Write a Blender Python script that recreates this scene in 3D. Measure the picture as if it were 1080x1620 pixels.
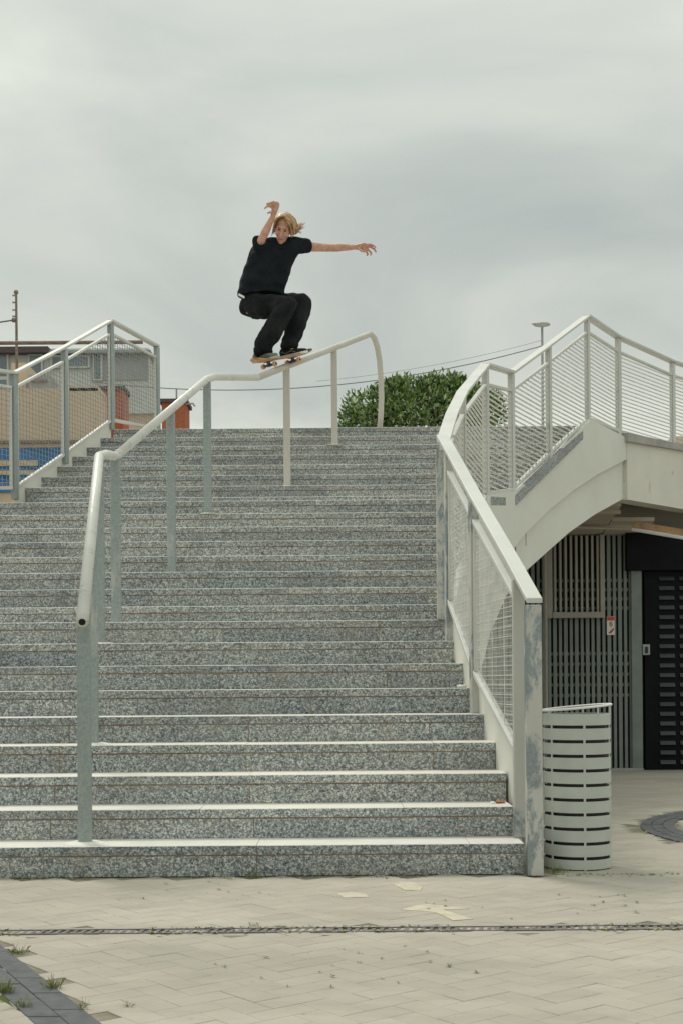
import bpy, bmesh, math, random
from mathutils import Vector, Matrix, Euler
random.seed(7)
for o in list(bpy.data.objects): bpy.data.objects.remove(o)
SC = bpy.context.scene
COL = SC.collection
R = math.radians
# ------------------------------------------------------------ camera
F, HZ, CX, EYE, PHI = 2067.0, 1080.8, 540.0, 1.027, 0.008
cam = bpy.data.cameras.new('camera'); co = bpy.data.objects.new('camera', cam); COL.objects.link(co)
cam.sensor_fit = 'HORIZONTAL'; cam.sensor_width = 36.0; cam.lens = F/1080*36
cam.shift_y = (HZ-810)/1080; cam.clip_start = .05; cam.clip_end = 3000
co.matrix_world = Matrix.Translation((0, 0, EYE)) @ Matrix.Rotation(R(90), 4, 'X') @ Matrix.Rotation(-PHI, 4, 'Z')
SC.camera = co
SC.render.resolution_x, SC.render.resolution_y = 682, 1024
# ------------------------------------------------------------ light
SUN_EL, SUN_AZ = 58, -35          # azimuth of the sun from straight ahead (+Y), negative = left
w = bpy.data.worlds.new('World'); SC.world = w; w.use_nodes = True
nt = w.node_tree; nt.nodes.clear()
def N(t, ty, **k):
    n = t.nodes.new(ty)
    for a, b in k.items():
        if a.startswith('i_'):
            n.inputs[a[2:].replace('_', ' ')].default_value = b
        else: setattr(n, a, b)
    return n
def math_n(t, op, a, b=None, clamp=False):
    n = t.nodes.new('ShaderNodeMath'); n.operation = op; n.use_clamp = clamp
    for i, v in enumerate((a, b)):
        if v is None: continue
        if hasattr(v, 'links'): t.links.new(v, n.inputs[i])
        else: n.inputs[i].default_value = v
    return n.outputs[0]
def mixc(t, fac, a, b, mode='MIX'):
    n = t.nodes.new('ShaderNodeMix'); n.data_type = 'RGBA'; n.blend_type = mode
    for i, v in ((0, fac), (6, a), (7, b)):
        if hasattr(v, 'links'): t.links.new(v, n.inputs[i])
        else: n.inputs[i].default_value = v if i == 0 else (tuple(v)+(1,) if len(v) == 3 else v)
    return n.outputs[2]
def ramp(t, fac, stops, interp='LINEAR'):
    n = t.nodes.new('ShaderNodeValToRGB'); n.color_ramp.interpolation = interp
    e = n.color_ramp.elements
    while len(e) < len(stops): e.new(.5)
    for k, (p, c) in enumerate(stops):
        e[k].position = p
        e[k].color = (c, c, c, 1) if not hasattr(c, '__len__') else tuple(c)+(1,)
    t.links.new(fac, n.inputs[0]); return n.outputs[0]
tc = N(nt, 'ShaderNodeTexCoord')
sky = N(nt, 'ShaderNodeTexSky', sky_type='NISHITA', sun_disc=False, sun_elevation=R(SUN_EL), sun_rotation=R(SUN_AZ), altitude=50, air_density=1.2, dust_density=3)
sep = N(nt, 'ShaderNodeSeparateXYZ'); nt.links.new(tc.outputs['Generated'], sep.inputs[0])
# overcast layer: projected onto a cloud ceiling so that clouds flatten towards the horizon
zc = math_n(nt, 'ADD', math_n(nt, 'MAXIMUM', sep.outputs[2], 0.0), 0.22)
cmb = N(nt, 'ShaderNodeCombineXYZ')
nt.links.new(math_n(nt, 'DIVIDE', sep.outputs[0], zc), cmb.inputs[0]); nt.links.new(math_n(nt, 'DIVIDE', sep.outputs[1], zc), cmb.inputs[1])
n1 = N(nt, 'ShaderNodeTexNoise', i_Scale=1.35, i_Detail=6, i_Roughness=.50, i_Distortion=.5)
mp = N(nt, 'ShaderNodeMapping'); mp.inputs['Location'].default_value = (3.3, 1.7, 0); mp.inputs['Scale'].default_value = (1.0, 1.0, 1)
nt.links.new(cmb.outputs[0], mp.inputs[0]); nt.links.new(mp.outputs[0], n1.inputs['Vector'])
cl = ramp(nt, n1.outputs[0], [(.30, (.39, .425, .405)), (.44, (.485, .52, .475)), (.55, (.59, .62, .555)), (.66, (.73, .755, .67))])
# overcast skies brighten towards the zenith
zen = ramp(nt, sep.outputs[2], [(0.0, .93), (.2, 1.0), (.45, 1.13), (1.0, 2.1)])
cl2 = mixc(nt, 1.0, cl, zen, 'MULTIPLY')
nsk = mixc(nt, 1.0, sky.outputs[0], (.1, .1, .1), 'MULTIPLY')
allc = mixc(nt, .93, nsk, cl2)
bg = N(nt, 'ShaderNodeBackground', i_Strength=1.0); nt.links.new(allc, bg.inputs[0])
wo = N(nt, 'ShaderNodeOutputWorld'); nt.links.new(bg.outputs[0], wo.inputs[0])
sl = bpy.data.lights.new('sun', 'SUN'); sl.energy = 1.5; sl.angle = R(16); sl.color = (1, .95, .86)
so = bpy.data.objects.new('sun', sl); COL.objects.link(so)
sd = Vector((math.sin(R(SUN_AZ))*math.cos(R(SUN_EL)), math.cos(R(SUN_AZ))*math.cos(R(SUN_EL)), math.sin(R(SUN_EL))))
so.rotation_euler = sd.to_track_quat('Z', 'Y').to_euler(); so.location = (0, 5, 20)
vs = SC.view_settings; vs.view_transform = 'Standard'; vs.look = 'None'; vs.gamma = 1; vs.exposure = 0.12; vs.use_curve_mapping = False
# ------------------------------------------------------------ helpers
def true_xy(px, py):
    a, b = px-CX, py-HZ
    return a-b*PHI, a*PHI+b
def W(px, py, D):
    x, y = true_xy(px, py); return Vector((x*D/F, D, EYE-y*D/F))
def proj(p):
    x, y = p[0]*F/p[1], -(p[2]-EYE)*F/p[1]
    return CX+x+y*PHI, HZ-x*PHI+y
def tag(o, label=None, cat=None, group=None, kind=None):
    if label: o['label'] = label
    if cat: o['category'] = cat
    if group: o['group'] = group
    if kind: o['kind'] = kind
    return o
def empty(name, loc, label, cat, group=None):
    o = bpy.data.objects.new(name, None); COL.objects.link(o); o.location = loc; o.empty_display_size = .1
    return tag(o, label, cat, group)
def wmat(o):
    return (wmat(o.parent) @ o.matrix_parent_inverse if o.parent else Matrix.Identity(4)) @ o.matrix_basis
class MB:
    def __init__(s): s.v = []; s.f = []
    def add(s, vs, fs):
        b = len(s.v); s.v += [Vector(q) for q in vs]; s.f += [[i+b for i in f] for f in fs]; return s
    def box(s, x0, x1, y0, y1, z0, z1):
        return s.add([(x0,y0,z0),(x1,y0,z0),(x1,y1,z0),(x0,y1,z0),(x0,y0,z1),(x1,y0,z1),(x1,y1,z1),(x0,y1,z1)],
                     [(0,3,2,1),(4,5,6,7),(0,1,5,4),(1,2,6,5),(2,3,7,6),(3,0,4,7)])
    def beam(s, a, b, wd, h, side=None):       # bar from a to b, wd across (horizontal), h in height
        a, b = Vector(a), Vector(b); d = (b-a).normalized()
        if side is None:
            side = d.cross(Vector((0, 0, 1)))
            if side.length < 1e-4: side = Vector((1, 0, 0))
        side = Vector(side).normalized(); up = side.cross(d).normalized()
        q = []
        for p in (a, b):
            for i, j in ((-1,-1),(1,-1),(1,1),(-1,1)): q.append(p+side*wd/2*i+up*h/2*j)
        return s.add(q, [(3,2,1,0),(4,5,6,7),(0,1,5,4),(1,2,6,5),(2,3,7,6),(3,0,4,7)])
    def vbeam(s, a, b, wd, h):                 # sheared bar: section stays plumb (joins clean at posts)
        a, b = Vector(a), Vector(b); d = (b-a); n = Vector((d.y, -d.x, 0)).normalized()*wd/2; u = Vector((0, 0, h/2))
        q = []
        for p in (a, b): q += [p-n-u, p+n-u, p+n+u, p-n+u]
        return s.add(q, [(3,2,1,0),(4,5,6,7),(0,1,5,4),(1,2,6,5),(2,3,7,6),(3,0,4,7)])
    def tube(s, pts, r, n=10, cap=True):
        pts = [Vector(p) for p in pts]; rr = r if hasattr(r, '__len__') else [r]*len(pts)
        t0 = (pts[1]-pts[0]).normalized(); u = t0.orthogonal().normalized(); rings = []
        for i, p in enumerate(pts):
            if i == 0: t = pts[1]-pts[0]
            elif i == len(pts)-1: t = pts[-1]-pts[-2]
            else: t = (pts[i+1]-pts[i]).normalized()+(pts[i]-pts[i-1]).normalized()
            t.normalize(); u = (u-t*u.dot(t)).normalized(); v = t.cross(u)
            k = 1.0
            rings.append([p+(u*math.cos(2*math.pi*j/n)+v*math.sin(2*math.pi*j/n))*rr[i]*k for j in range(n)])
        b = [q for g in rings for q in g]; f = []
        for i in range(len(pts)-1):
            for j in range(n):
                f.append((i*n+j, i*n+(j+1)%n, (i+1)*n+(j+1)%n, (i+1)*n+j))
        if cap: f.append(tuple(reversed(range(n)))); f.append(tuple((len(pts)-1)*n+j for j in range(n)))
        return s.add(b, f)
    def prism(s, poly, off):                   # planar polygon pushed along a vector
        off = Vector(off); n = len(poly); a = [Vector(p) for p in poly]; b = [p+off for p in a]
        nrm = Vector((0, 0, 0))
        for i in range(n): nrm += a[i].cross(a[(i+1)%n])
        F1, F2 = tuple(range(n)), tuple(reversed(range(n, 2*n)))
        sd = [(i, i+n, (i+1)%n+n, (i+1)%n) for i in range(n)]
        fs = [F1, F2]+sd
        if nrm.dot(off) > 0: fs = [tuple(reversed(f)) for f in fs]
        return s.add(a+b, fs)
    def sph(s, c, r, seg=12, rings=8, rot=None):
        r = r if hasattr(r, '__len__') else (r, r, r); M = rot or Matrix.Identity(3); c = Vector(c)
        q = [c+M@Vector((0, 0, r[2]))]
        for i in range(1, rings):
            th = math.pi*i/rings
            for j in range(seg):
                ph = 2*math.pi*j/seg
                q.append(c+M@Vector((r[0]*math.sin(th)*math.cos(ph), r[1]*math.sin(th)*math.sin(ph), r[2]*math.cos(th))))
        q.append(c+M@Vector((0, 0, -r[2]))); L = len(q)-1; f = []
        for j in range(seg): f.append((0, 1+j, 1+(j+1)%seg))
        for i in range(rings-2):
            for j in range(seg):
                a = 1+i*seg+j; b = 1+i*seg+(j+1)%seg; f.append((a, a+seg, b+seg, b))
        for j in range(seg): f.append((L, 1+(rings-2)*seg+(j+1)%seg, 1+(rings-2)*seg+j))
        return s.add(q, f)
    def cap(s, a, b, r0, r1, n=12):
        s.tube([a, b], [r0, r1], n); s.sph(a, r0, n, 8); s.sph(b, r1, n, 8); return s
    def build(s, name, mat, parent=None, smooth=False, bevel=0, solid=False):
        me = bpy.data.meshes.new(name); me.from_pydata([tuple(q) for q in s.v], [], s.f)
        if solid:
            bm = bmesh.new(); bm.from_mesh(me); bmesh.ops.recalc_face_normals(bm, faces=bm.faces); bm.to_mesh(me); bm.free()
        if mat: me.materials.append(mat)
        if smooth:
            for p in me.polygons: p.use_smooth = True
        o = bpy.data.objects.new(name, me); COL.objects.link(o)
        if parent:
            o.parent = parent; o.matrix_parent_inverse = wmat(parent).inverted()
        if bevel:
            m = o.modifiers.new('edge', 'BEVEL'); m.width = bevel; m.segments = 2; m.limit_method = 'ANGLE'; m.harden_normals = False
        return o
# ------------------------------------------------------------ materials
MATS = {}
def newmat(name):
    m = bpy.data.materials.new(name); m.use_nodes = True; t = m.node_tree
    b = t.nodes['Principled BSDF']; MATS[name] = m; return m, t, b
def coords(t, scale=(1, 1, 1)):
    c = N(t, 'ShaderNodeNewGeometry'); m = N(t, 'ShaderNodeMapping'); m.inputs['Scale'].default_value = scale
    t.links.new(c.outputs['Position'], m.inputs[0]); return m.outputs[0]
def noise(t, vec, sc, det=4, ro=.55, dist=0):
    n = N(t, 'ShaderNodeTexNoise', i_Scale=sc, i_Detail=det, i_Roughness=ro, i_Distortion=dist); t.links.new(vec, n.inputs['Vector']); return n.outputs[0]
def bump(t, b, h, st=.3, dist=.005):
    n = N(t, 'ShaderNodeBump', i_Strength=st, i_Distance=dist); t.links.new(h, n.inputs['Height']); t.links.new(n.outputs[0], b.inputs['Normal'])
def plain(name, c, rough=.6, metal=0, var=.12, sc=6, bst=.1):
    m, t, b = newmat(name); v = coords(t)
    f = noise(t, v, sc); c0 = tuple(x*(1-var) for x in c); c1 = tuple(min(1, x*(1+var)) for x in c)
    t.links.new(ramp(t, f, [(.3, c0), (.7, c1)]), b.inputs['Base Color'])
    b.inputs['Roughness'].default_value = rough; b.inputs['Metallic'].default_value = metal
    if bst: bump(t, b, noise(t, v, sc*12), bst, .003)
    return m
def granite(name, lo, mid, hi, dark, worn=0.0):
    m, t, b = newmat(name); v = coords(t)
    warp = N(t, 'ShaderNodeTexNoise', i_Scale=60, i_Detail=1); t.links.new(v, warp.inputs['Vector'])
    vv = N(t, 'ShaderNodeVectorMath', operation='MULTIPLY_ADD'); t.links.new(warp.outputs['Color'], vv.inputs[0]); vv.inputs[1].default_value = (.012,)*3; t.links.new(v, vv.inputs[2])
    vo = N(t, 'ShaderNodeTexVoronoi', i_Scale=132); t.links.new(vv.outputs[0], vo.inputs['Vector'])
    sp = N(t, 'ShaderNodeSeparateColor'); t.links.new(vo.outputs['Color'], sp.inputs[0])
    base = ramp(t, sp.outputs[0], [(0, dark), (.26, lo), (.6, mid), (.88, hi)])
    n2 = noise(t, v, 55, 3, .7); base = mixc(t, .34, base, ramp(t, n2, [(.36, lo), (.62, hi)]))
    big = noise(t, v, 1.7, 4, .6)
    base = mixc(t, 1.0, base, ramp(t, big, [(.3, .84), (.7, 1.14)]), 'MULTIPLY')
    oi = N(t, 'ShaderNodeObjectInfo'); base = mixc(t, 1.0, base, ramp(t, oi.outputs['Random'], [(0, (.76, .79, .82)), (1, (1.14, 1.12, 1.08))]), 'MULTIPLY')
    # rusty run-off stains in patches
    st = noise(t, coords(t, (1.2, 1.2, .5)), 2.3, 5, .65)
    base = mixc(t, ramp(t, st, [(.58, 0.0), (.8, .42)]), base, (.29, .22, .15))
    dz = noise(t, coords(t, (.8, .8, 2.5)), 1.4, 6, .7); base = mixc(t, ramp(t, dz, [(.45, 0.0), (.75, .30)]), base, (.34, .31, .26))
    if worn: base = mixc(t, ramp(t, noise(t, v, 5, 5, .6), [(.25, worn), (.75, worn*.75)]), base, (.80, .77, .70))  # pale mix paints the sky's grazing reflection into the tread colour
    t.links.new(base, b.inputs['Base Color']); b.inputs['Roughness'].default_value = .62
    bump(t, b, noise(t, v, 140, 2), .25, .002); return m
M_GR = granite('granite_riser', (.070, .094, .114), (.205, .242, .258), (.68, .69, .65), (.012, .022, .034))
M_GT = granite('granite_tread_sky_sheen', (.22, .22, .20), (.36, .36, .33), (.55, .54, .50), (.13, .13, .12), worn=.82)  # lighter than the riser granite: sky sheen put into the colour
M_RUST, _t, _b = newmat('rusty_joint_mortar')
_t.links.new(ramp(_t, noise(_t, coords(_t), 7, 6, .7), [(.3, (.12, .085, .06)), (.48, (.27, .165, .10)), (.62, (.30, .26, .20))]), _b.inputs['Base Color']); _b.inputs['Roughness'].default_value = .95
M_CORE = M_RUST
def paint_metal(name, paint, zinc, amt, rough=.45, met=.55, sc=5, streak=1.0):
    """paint worn off galvanised steel in ragged patches"""
    m, t, b = newmat(name); v = coords(t, (1, 1, streak))
    a = noise(t, v, sc, 8, .72, .4)
    mask = ramp(t, a, [(amt-.035, 0.0), (amt+.035, 1.0)])
    sp = noise(t, coords(t), 60, 3, .6)
    zc_ = ramp(t, sp, [(.3, tuple(x*.85 for x in zinc)), (.7, tuple(min(1, x*1.15) for x in zinc))])
    dr = noise(t, coords(t, (1, 1, .3)), 3, 5, .6)
    pc = ramp(t, dr, [(.3, tuple(x*.86 for x in paint)), (.62, paint)])
    rs = noise(t, coords(t, (3, 3, 1)), 9, 6, .7)
    pc = mixc(t, ramp(t, rs, [(.66, 0.0), (.78, .6)]), pc, (.25, .16, .10))
    t.links.new(mixc(t, mask, pc, zc_), b.inputs['Base Color'])
    b.inputs['Roughness'].default_value = rough
    t.links.new(math_n(t, 'MULTIPLY', mask, met), b.inputs['Metallic'])
    bump(t, b, mask, .25, .001); return m
M_WHITE = paint_metal('white_painted_steel', (.62, .625, .585), (.36, .39, .385), .66)
M_WORN = paint_metal('worn_painted_steel', (.53, .53, .49), (.27, .315, .33), .53, sc=7, streak=.45)
M_ZINC = paint_metal('galvanised_steel', (.47, .49, .46), (.31, .355, .35), .40, met=.3, sc=3, streak=.3)
M_BEIGE = paint_metal('cream_painted_steel', (.57, .54, .48), (.36, .38, .37), .70)
M_RAIL = paint_metal('rail_tube_steel', (.66, .66, .61), (.42, .44, .42), .60, rough=.38, met=.6, sc=9)
M_MESH = plain('mesh_wire_steel', (.68, .68, .64), .5, .2, .15, 12, 0)
M_MESHD = plain('mesh_wire_darker_steel', (.30, .31, .31), .5, .3, .2, 12, 0)
def wall_paint(name, c, stain=(.34, .29, .22), amt=.66):
    m, t, b = newmat(name); v = coords(t)
    base = ramp(t, noise(t, v, 1.3, 5, .6), [(.3, tuple(x*.9 for x in c)), (.7, c)])
    s1 = noise(t, coords(t, (2.4, 2.4, .8)), 2.6, 7, .7, .6)
    base = mixc(t, ramp(t, s1, [(amt, 0.0), (amt+.1, .75)]), base, stain)
    t.links.new(base, b.inputs['Base Color']); b.inputs['Roughness'].default_value = .7
    bump(t, b, noise(t, v, 40, 4), .15, .004); return m
M_FASC = wall_paint('white_wall_paint', (.74, .735, .67), amt=.74)
M_STAIN = wall_paint('stained_white_wall_paint', (.72, .70, .63), amt=.63)
M_SOFF = wall_paint('tan_ceiling_paint', (.46, .41, .34), amt=.6)
M_CONC = plain('grey_concrete', (.36, .35, .33), .85, 0, .2, 3, .3)
# ground
def paver_mat(name, isl=True):
    m, t, b = newmat(name); v = coords(t)
    oi = N(t, 'ShaderNodeObjectInfo'); g = N(t, 'ShaderNodeNewGeometry')
    r_ = math_n(t, 'FRACT', math_n(t, 'ADD', oi.outputs['Random'], g.outputs['Random Per Island'] if isl else 0.0))
    c = ramp(t, r_, [(0, (.37, .34, .283)), (.5, (.387, .355, .296)), (1, (.405, .372, .31))])
    c = mixc(t, 1.0, c, ramp(t, noise(t, coords(t, (.7, 1.3, 1)), .9, 5, .65), [(.3, (.80, .80, .80)), (.7, (1.12, 1.12, 1.12))]), 'MULTIPLY')
    c = mixc(t, ramp(t, noise(t, coords(t, (1, 2.2, 1)), 2.7, 7, .7), [(.46, 0.0), (.70, .42)]), c, (.235, .215, .175))
    c = mixc(t, ramp(t, noise(t, v, 26, 6, .75), [(.5, 0.0), (.8, .35)]), c, (.33, .30, .24))
    dots = N(t, 'ShaderNodeTexVoronoi', i_Scale=7); t.links.new(v, dots.inputs['Vector'])
    c = mixc(t, ramp(t, dots.outputs['Distance'], [(.045, .45), (.07, 0.0)]), c, (.16, .14, .11))
    t.links.new(c, b.inputs['Base Color']); b.inputs['Roughness'].default_value = .82
    bump(t, b, noise(t, v, 90, 4, .6), .25, .003); return m
M_PAV = paver_mat('beige_concrete_paver')
M_SAND = plain('sandy_paver_joint', (.20, .18, .135), .95, 0, .35, 8, .2)
M_FARP = paver_mat('far_beige_paving', False)
M_SETT = plain('dark_grey_stone_sett', (.085, .088, .095), .75, 0, .25, 14, .3)
M_BLACK = plain('black_metal', (.012, .013, .015), .5, 0, .2, 5, 0)
M_IRON = plain('grey_iron_grate', (.17, .15, .15), .65, .3, .3, 20, .1)
M_SLOT = plain('dark_slot', (.01, .01, .01), .9, 0, .1, 5, 0)
M_MARK = plain('worn_cream_road_paint', (.50, .45, .345), .8, 0, .16, 14, .2)
M_BIN = plain('pale_grey_green_bin_paint', (.50, .535, .49), .42, .1, .07, 5, .05)
M_BRICK = plain('orange_red_brick', (.42, .13, .065), .9, 0, .2, 10, .3)
M_BEIW = plain('beige_render', (.62, .49, .36), .9, 0, .08, 1, .2)
M_BLUE = plain('blue_wall_paint', (.045, .19, .42), .8, 0, .3, 2, .2)
M_WHW = plain('white_render', (.62, .63, .60), .9, 0, .08, 1, .1)
M_GRYW = plain('grey_cladding', (.36, .38, .38), .8, 0, .15, 1, .1)
M_ROOF = plain('dark_brown_roof_edge', (.10, .08, .08), .8)
M_GLASS = plain('dark_window_glass', (.17, .21, .24), .15, 0, .3, 1, 0)
M_RUSTM = plain('rusty_brown_steel', (.26, .19, .16), .7, .2, .3, 12)
M_CLAD = plain('grey_green_cladding', (.19, .225, .205), .55, .1, .15, 4, .05)
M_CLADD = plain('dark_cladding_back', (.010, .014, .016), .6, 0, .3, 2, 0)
M_REFL = plain('pale_reflection_strips', (.30, .31, .235), .6, 0, .25, 5, 0)  # colour of the painted reflections between the kiosk ribs
M_FRAME = plain('taupe_window_frame', (.33, .31, .275), .5, .1, .1, 6, 0)
M_ORNG = plain('orange_wood', (.44, .28, .15), .6, 0, .3, 6, .1)
M_DOOR = plain('black_door_paint', (.006, .007, .009), .7, 0, .3, 3, 0)
M_LOUV = plain('dark_grey_louvre', (.026, .028, .032), .5, 0, .3, 3, 0)
M_RED = plain('red_print', (.55, .06, .03), .5, 0, .05, 5, 0)
M_SIGNW = plain('white_sign_face', (.75, .74, .72), .5, 0, .05, 5, 0)
M_PAPER = plain('white_paper', (.8, .8, .78), .8, 0, .05, 5, 0)
M_LEAFB = plain('dry_brown_leaf', (.35, .13, .05), .8, 0, .3, 30, 0)
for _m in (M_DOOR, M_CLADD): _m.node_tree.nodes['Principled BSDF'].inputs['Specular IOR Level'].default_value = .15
M_CABLE = plain('dark_cable', (.20, .21, .22), .7, 0, .1, 5, 0)
# ------------------------------------------------------------ stair layout
r, t_ = .165, .32
A = 21.777*t_
def Dn(n):
    return A+(n-1)*t_+(1.84*t_ if n > 9 else 0)+(1.84*t_ if n > 17 else 0)
D9, D17, D18, D25 = Dn(9), Dn(17), Dn(18), Dn(25)
def gz(D): return 0.0 if D < 7.6 else (-.24*(D-7.6)/10.9 if D < 18.5 else -.24)
def lerp(tab, D):
    if D <= tab[0][0]: return tab[0][1]
    for (a, x), (b, y) in zip(tab, tab[1:]):
        if D <= b: return x+(y-x)*(D-a)/(b-a)
    return tab[-1][1]
XR1 = {1: .965, 2: .95, 3: .955, 4: .93, 5: .905, 6: .86, 7: .84, 8: .81, 9: .76}
XRT = [(9.53, .76), (11.0, 1.00), (D17, 1.38), (13.45, 1.74), (D25, 2.88), (16.9, 3.55)]
XLT = [(A, -3.9), (9.53, -4.1), (D17, -3.35), (13.3, -3.18), (D25, -2.75)]
LEFTPX = {19: 41, 20: 63, 21: 84, 22: 107, 23: 128, 24: 150, 25: 180}
def xr(n): return XR1[n] if n <= 9 else lerp(XRT, Dn(n)+.05)
def xl(n):
    if n in LEFTPX: return (LEFTPX[n]-540+2.6)*Dn(n)/F
    return lerp(XLT, Dn(n))
# ------------------------------------------------------------ ground
def ground():
    ys = [-60, 2, 7.6, 12, 18.5, 60, 900]
    vs_, fs = [], []
    for y in ys:
        for x in (-700, 700): vs_.append((x, y, gz(y)-.0045))
    for i in range(len(ys)-1): fs.append((2*i, 2*i+1, 2*i+3, 2*i+2))
    tag(MB().add(vs_, fs).build('ground', M_SAND), kind='structure')
    far = MB()   # paving beyond the pieces that can be told apart
    for (x0, x1, y0, y1) in ((-14, -4.2, 1, 24), (1.25, 14, 13.0, 24), (-14, 14, -6, 3.45), (4.6, 14, 3.45, 13.0)):
        yy = [y for y in [y0, 7.6, 18.5, y1] if y0 <= y <= y1]; yy = sorted(set(yy))
        for a, b in zip(yy, yy[1:]): far.add([(x0, a, gz(a)-.002), (x1, a, gz(a)-.002), (x1, b, gz(b)-.002), (x0, b, gz(b)-.002)], [(0, 1, 2, 3)])
    tag(far.build('far_paving', M_FARP), kind='structure')
ground()
PAVE = bpy.data.objects.new('paved_forecourt', None); COL.objects.link(PAVE); PAVE.location = (0, 5, 0); tag(PAVE, kind='structure')
# band of dark setts, lower left and curved one at right
BL = [((-1.33, 5.12), (-1.42, 4.80)), ((-.724, 3.94), (-.886, 3.94))]
def in_band(x, y):
    # right edge line (-1.33,5.12)-(-.724,3.94) ; left edge (-1.13,4.32)-(-.886,3.94)
    e = -1.33+(5.12-y)*(.606/1.18); return e-.20 < x < e-.005
ARC_C, ARC_R = (5.07, 9.0), 2.95
def in_arc(x, y): return abs(math.hypot((x-ARC_C[0]), (y-ARC_C[1])*1.0)-ARC_R+.11) < .17
DRAIN_Y = lambda x: 5.43-.000*x
def herring():
    Wd, ang = .105, R(38); ca, sa = math.cos(ang), math.sin(ang); lst = []
    for i in range(-110, 150):
        for j in range(-110, 150):
            m = (i-j) % 4
            if m == 0: cx, cy, hor = i+1, j+.5, True
            elif m == 3: cx, cy, hor = i+.5, j+1, False
            else: continue
            u, v = cx*Wd, cy*Wd; x, y = u*ca-v*sa, u*sa+v*ca+3.5
            if not (3.45 < y < 13.05 and -4.4 < x < 4.7): continue
            if y > A-.06 and x < 1.12+(0 if y < 9.4 else .21*(y-9.4)) : continue
            if y > A+.0 and x < 1.1: continue
            if abs(y-DRAIN_Y(x)) < .045 or in_band(x, y) or in_arc(x, y): continue
            px, py = proj((x, y, 0))
            if not (-140 < px < 1220 and py < 1700): continue
            lst.append((y, x, hor))
    lst.sort(); hw, hl, g = Wd/2-.0006, Wd-.0006, .0022
    def mk(mb, x, y, hor, z):
        a, b = (hl, hw) if hor else (hw, hl); q = []
        for (s, zz) in ((0, -.04), (0, -.0016), (g, 0)):
            for i, k in ((-1,-1),(1,-1),(1,1),(-1,1)):
                u, v = i*(a-s), k*(b-s); q.append((x+u*ca-v*sa, y+u*sa+v*ca, z+zz))
        fs = [(8,9,10,11)]
        for b_ in (0, 4):
            for j in range(4): fs.append((b_+j, b_+(j+1)%4, b_+4+(j+1)%4, b_+4+j))
        mb.add(q, fs)
    vis = [q for q in lst if -20 < proj((q[1], q[0], 0))[0] < 1100 and proj((q[1], q[0], 0))[1] < 1640]
    near = set(vis[:300])
    meshes = {}
    for hor in (True, False):
        mb = MB(); mk(mb, 0, 0, hor, 0); me = bpy.data.meshes.new('paver'); me.from_pydata([tuple(q) for q in mb.v], [], mb.f); me.materials.append(M_PAV); meshes[hor] = me
    inv = PAVE.matrix_basis.inverted()
    for q in vis[:300]:
        o = bpy.data.objects.new('paver', meshes[q[2]]); COL.objects.link(o); o.parent = PAVE; o.matrix_parent_inverse = inv
        o.location = (q[1], q[0], random.uniform(-.0012, .0004)); o.rotation_euler = (random.uniform(-.004, .004), random.uniform(-.004, .004), random.uniform(-.006, .006))
    mb = MB()
    for q in lst:
        if q not in near: mk(mb, q[1], q[0], q[2], gz(q[0])+random.uniform(-.0012, .0004))
    tag(mb.build('paver_field', M_PAV, PAVE), kind='stuff')
herring()
def sett_row(name, pts_in, pts_out, parent, step=1, mat=M_SETT):
    pass
DB = empty('dark_stone_band', (-1.05, 4.5, 0), 'straight band of dark grey stone slabs set in the paving at the lower left corner', 'paving band', 'dark stone bands in the paving')
n = 9
for i in range(n):
    y0, y1 = 5.60-1.75*i/n*1.15, 5.60-1.75*(i+1)/n*1.15+.006
    def ex(y): return -1.33+(5.12-y)*(.606/1.18)
    def wx(y): return -1.13+(4.32-y)*(.244/.38)
    # slabs run along the band, two rows
    for k in range(2):
        f0, f1 = k/2+.008, (k+1)/2-.008
        s = .09 if k else 0
        a, b = y0+s, y1+s
        def lp(y, f): return ex(y)*f+(ex(y)-.205)*(1-f)
        if a > 5.36: a = 5.36
        if b > 5.30: continue
        z = random.uniform(.0015, .004)
        MB().prism([(lp(a, f0), a, z), (lp(a, f1), a, z), (lp(b, f1), b, z), (lp(b, f0), b, z)], (0, 0, -.04)).build('stone_slab', M_SETT, DB, bevel=.003)
AB = empty('curved_stone_band', (2.2, 9.4, 0), 'curved band of small dark setts with mossy edges in the paving behind the bin', 'paving band', 'dark stone bands in the paving')
NA = 60
for i in range(NA):
    a0 = R(110)+R(140)*i/NA; a1 = R(110)+R(140)*(i+.95)/NA
    for k in range(3):
        r0 = ARC_R-.25+k*.083+.003; r1 = r0+.077
        q = []
        for (a, rr) in ((a0, r0), (a0, r1), (a1, r1), (a1, r0)):
            x, y = ARC_C[0]+rr*math.cos(a), ARC_C[1]+rr*math.sin(a); q.append((x, y, gz(y)+.003+random.uniform(0, .003)))
        MB().prism(q, (0, 0, -.04)).build('sett', M_SETT, AB)
# drain
DR = empty('slot_drain', (0, 5.43, 0), 'narrow iron slot drain crossing the paving in front of the steps', 'drain')
MB().box(-4, 4.6, 5.388, 5.472, -.06, -.018).build('channel', M_SLOT, DR)
for s in (-1, 1): MB().box(-4, 4.6, 5.43+s*.042-.0055, 5.43+s*.042+.0055, -.03, .0035).build('edge_strip', M_IRON, DR)
me = None; xs = -2.1; cnt = 0; gb = MB()
while xs < 2.5:
    px, _ = proj((xs, 5.43, 0))
    q = [(xs, 5.394, 0), (xs+.017, 5.394, 0), (xs+.029, 5.466, 0), (xs+.012, 5.466, 0)]
    if -10 < px < 1090 and cnt < 300:
        if me is None:
            p0 = MB().prism([(a-xs, b-5.43, .001) for a, b, c in q], (0, 0, -.02)).build('grate_bar', M_IRON, DR); me = p0.data; bx = xs; p0.location = (xs, 5.43, 0)
        else:
            o = p0.copy(); COL.objects.link(o); o.location = (xs, 5.43, 0)
        cnt += 1
    xs += .0345
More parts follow.
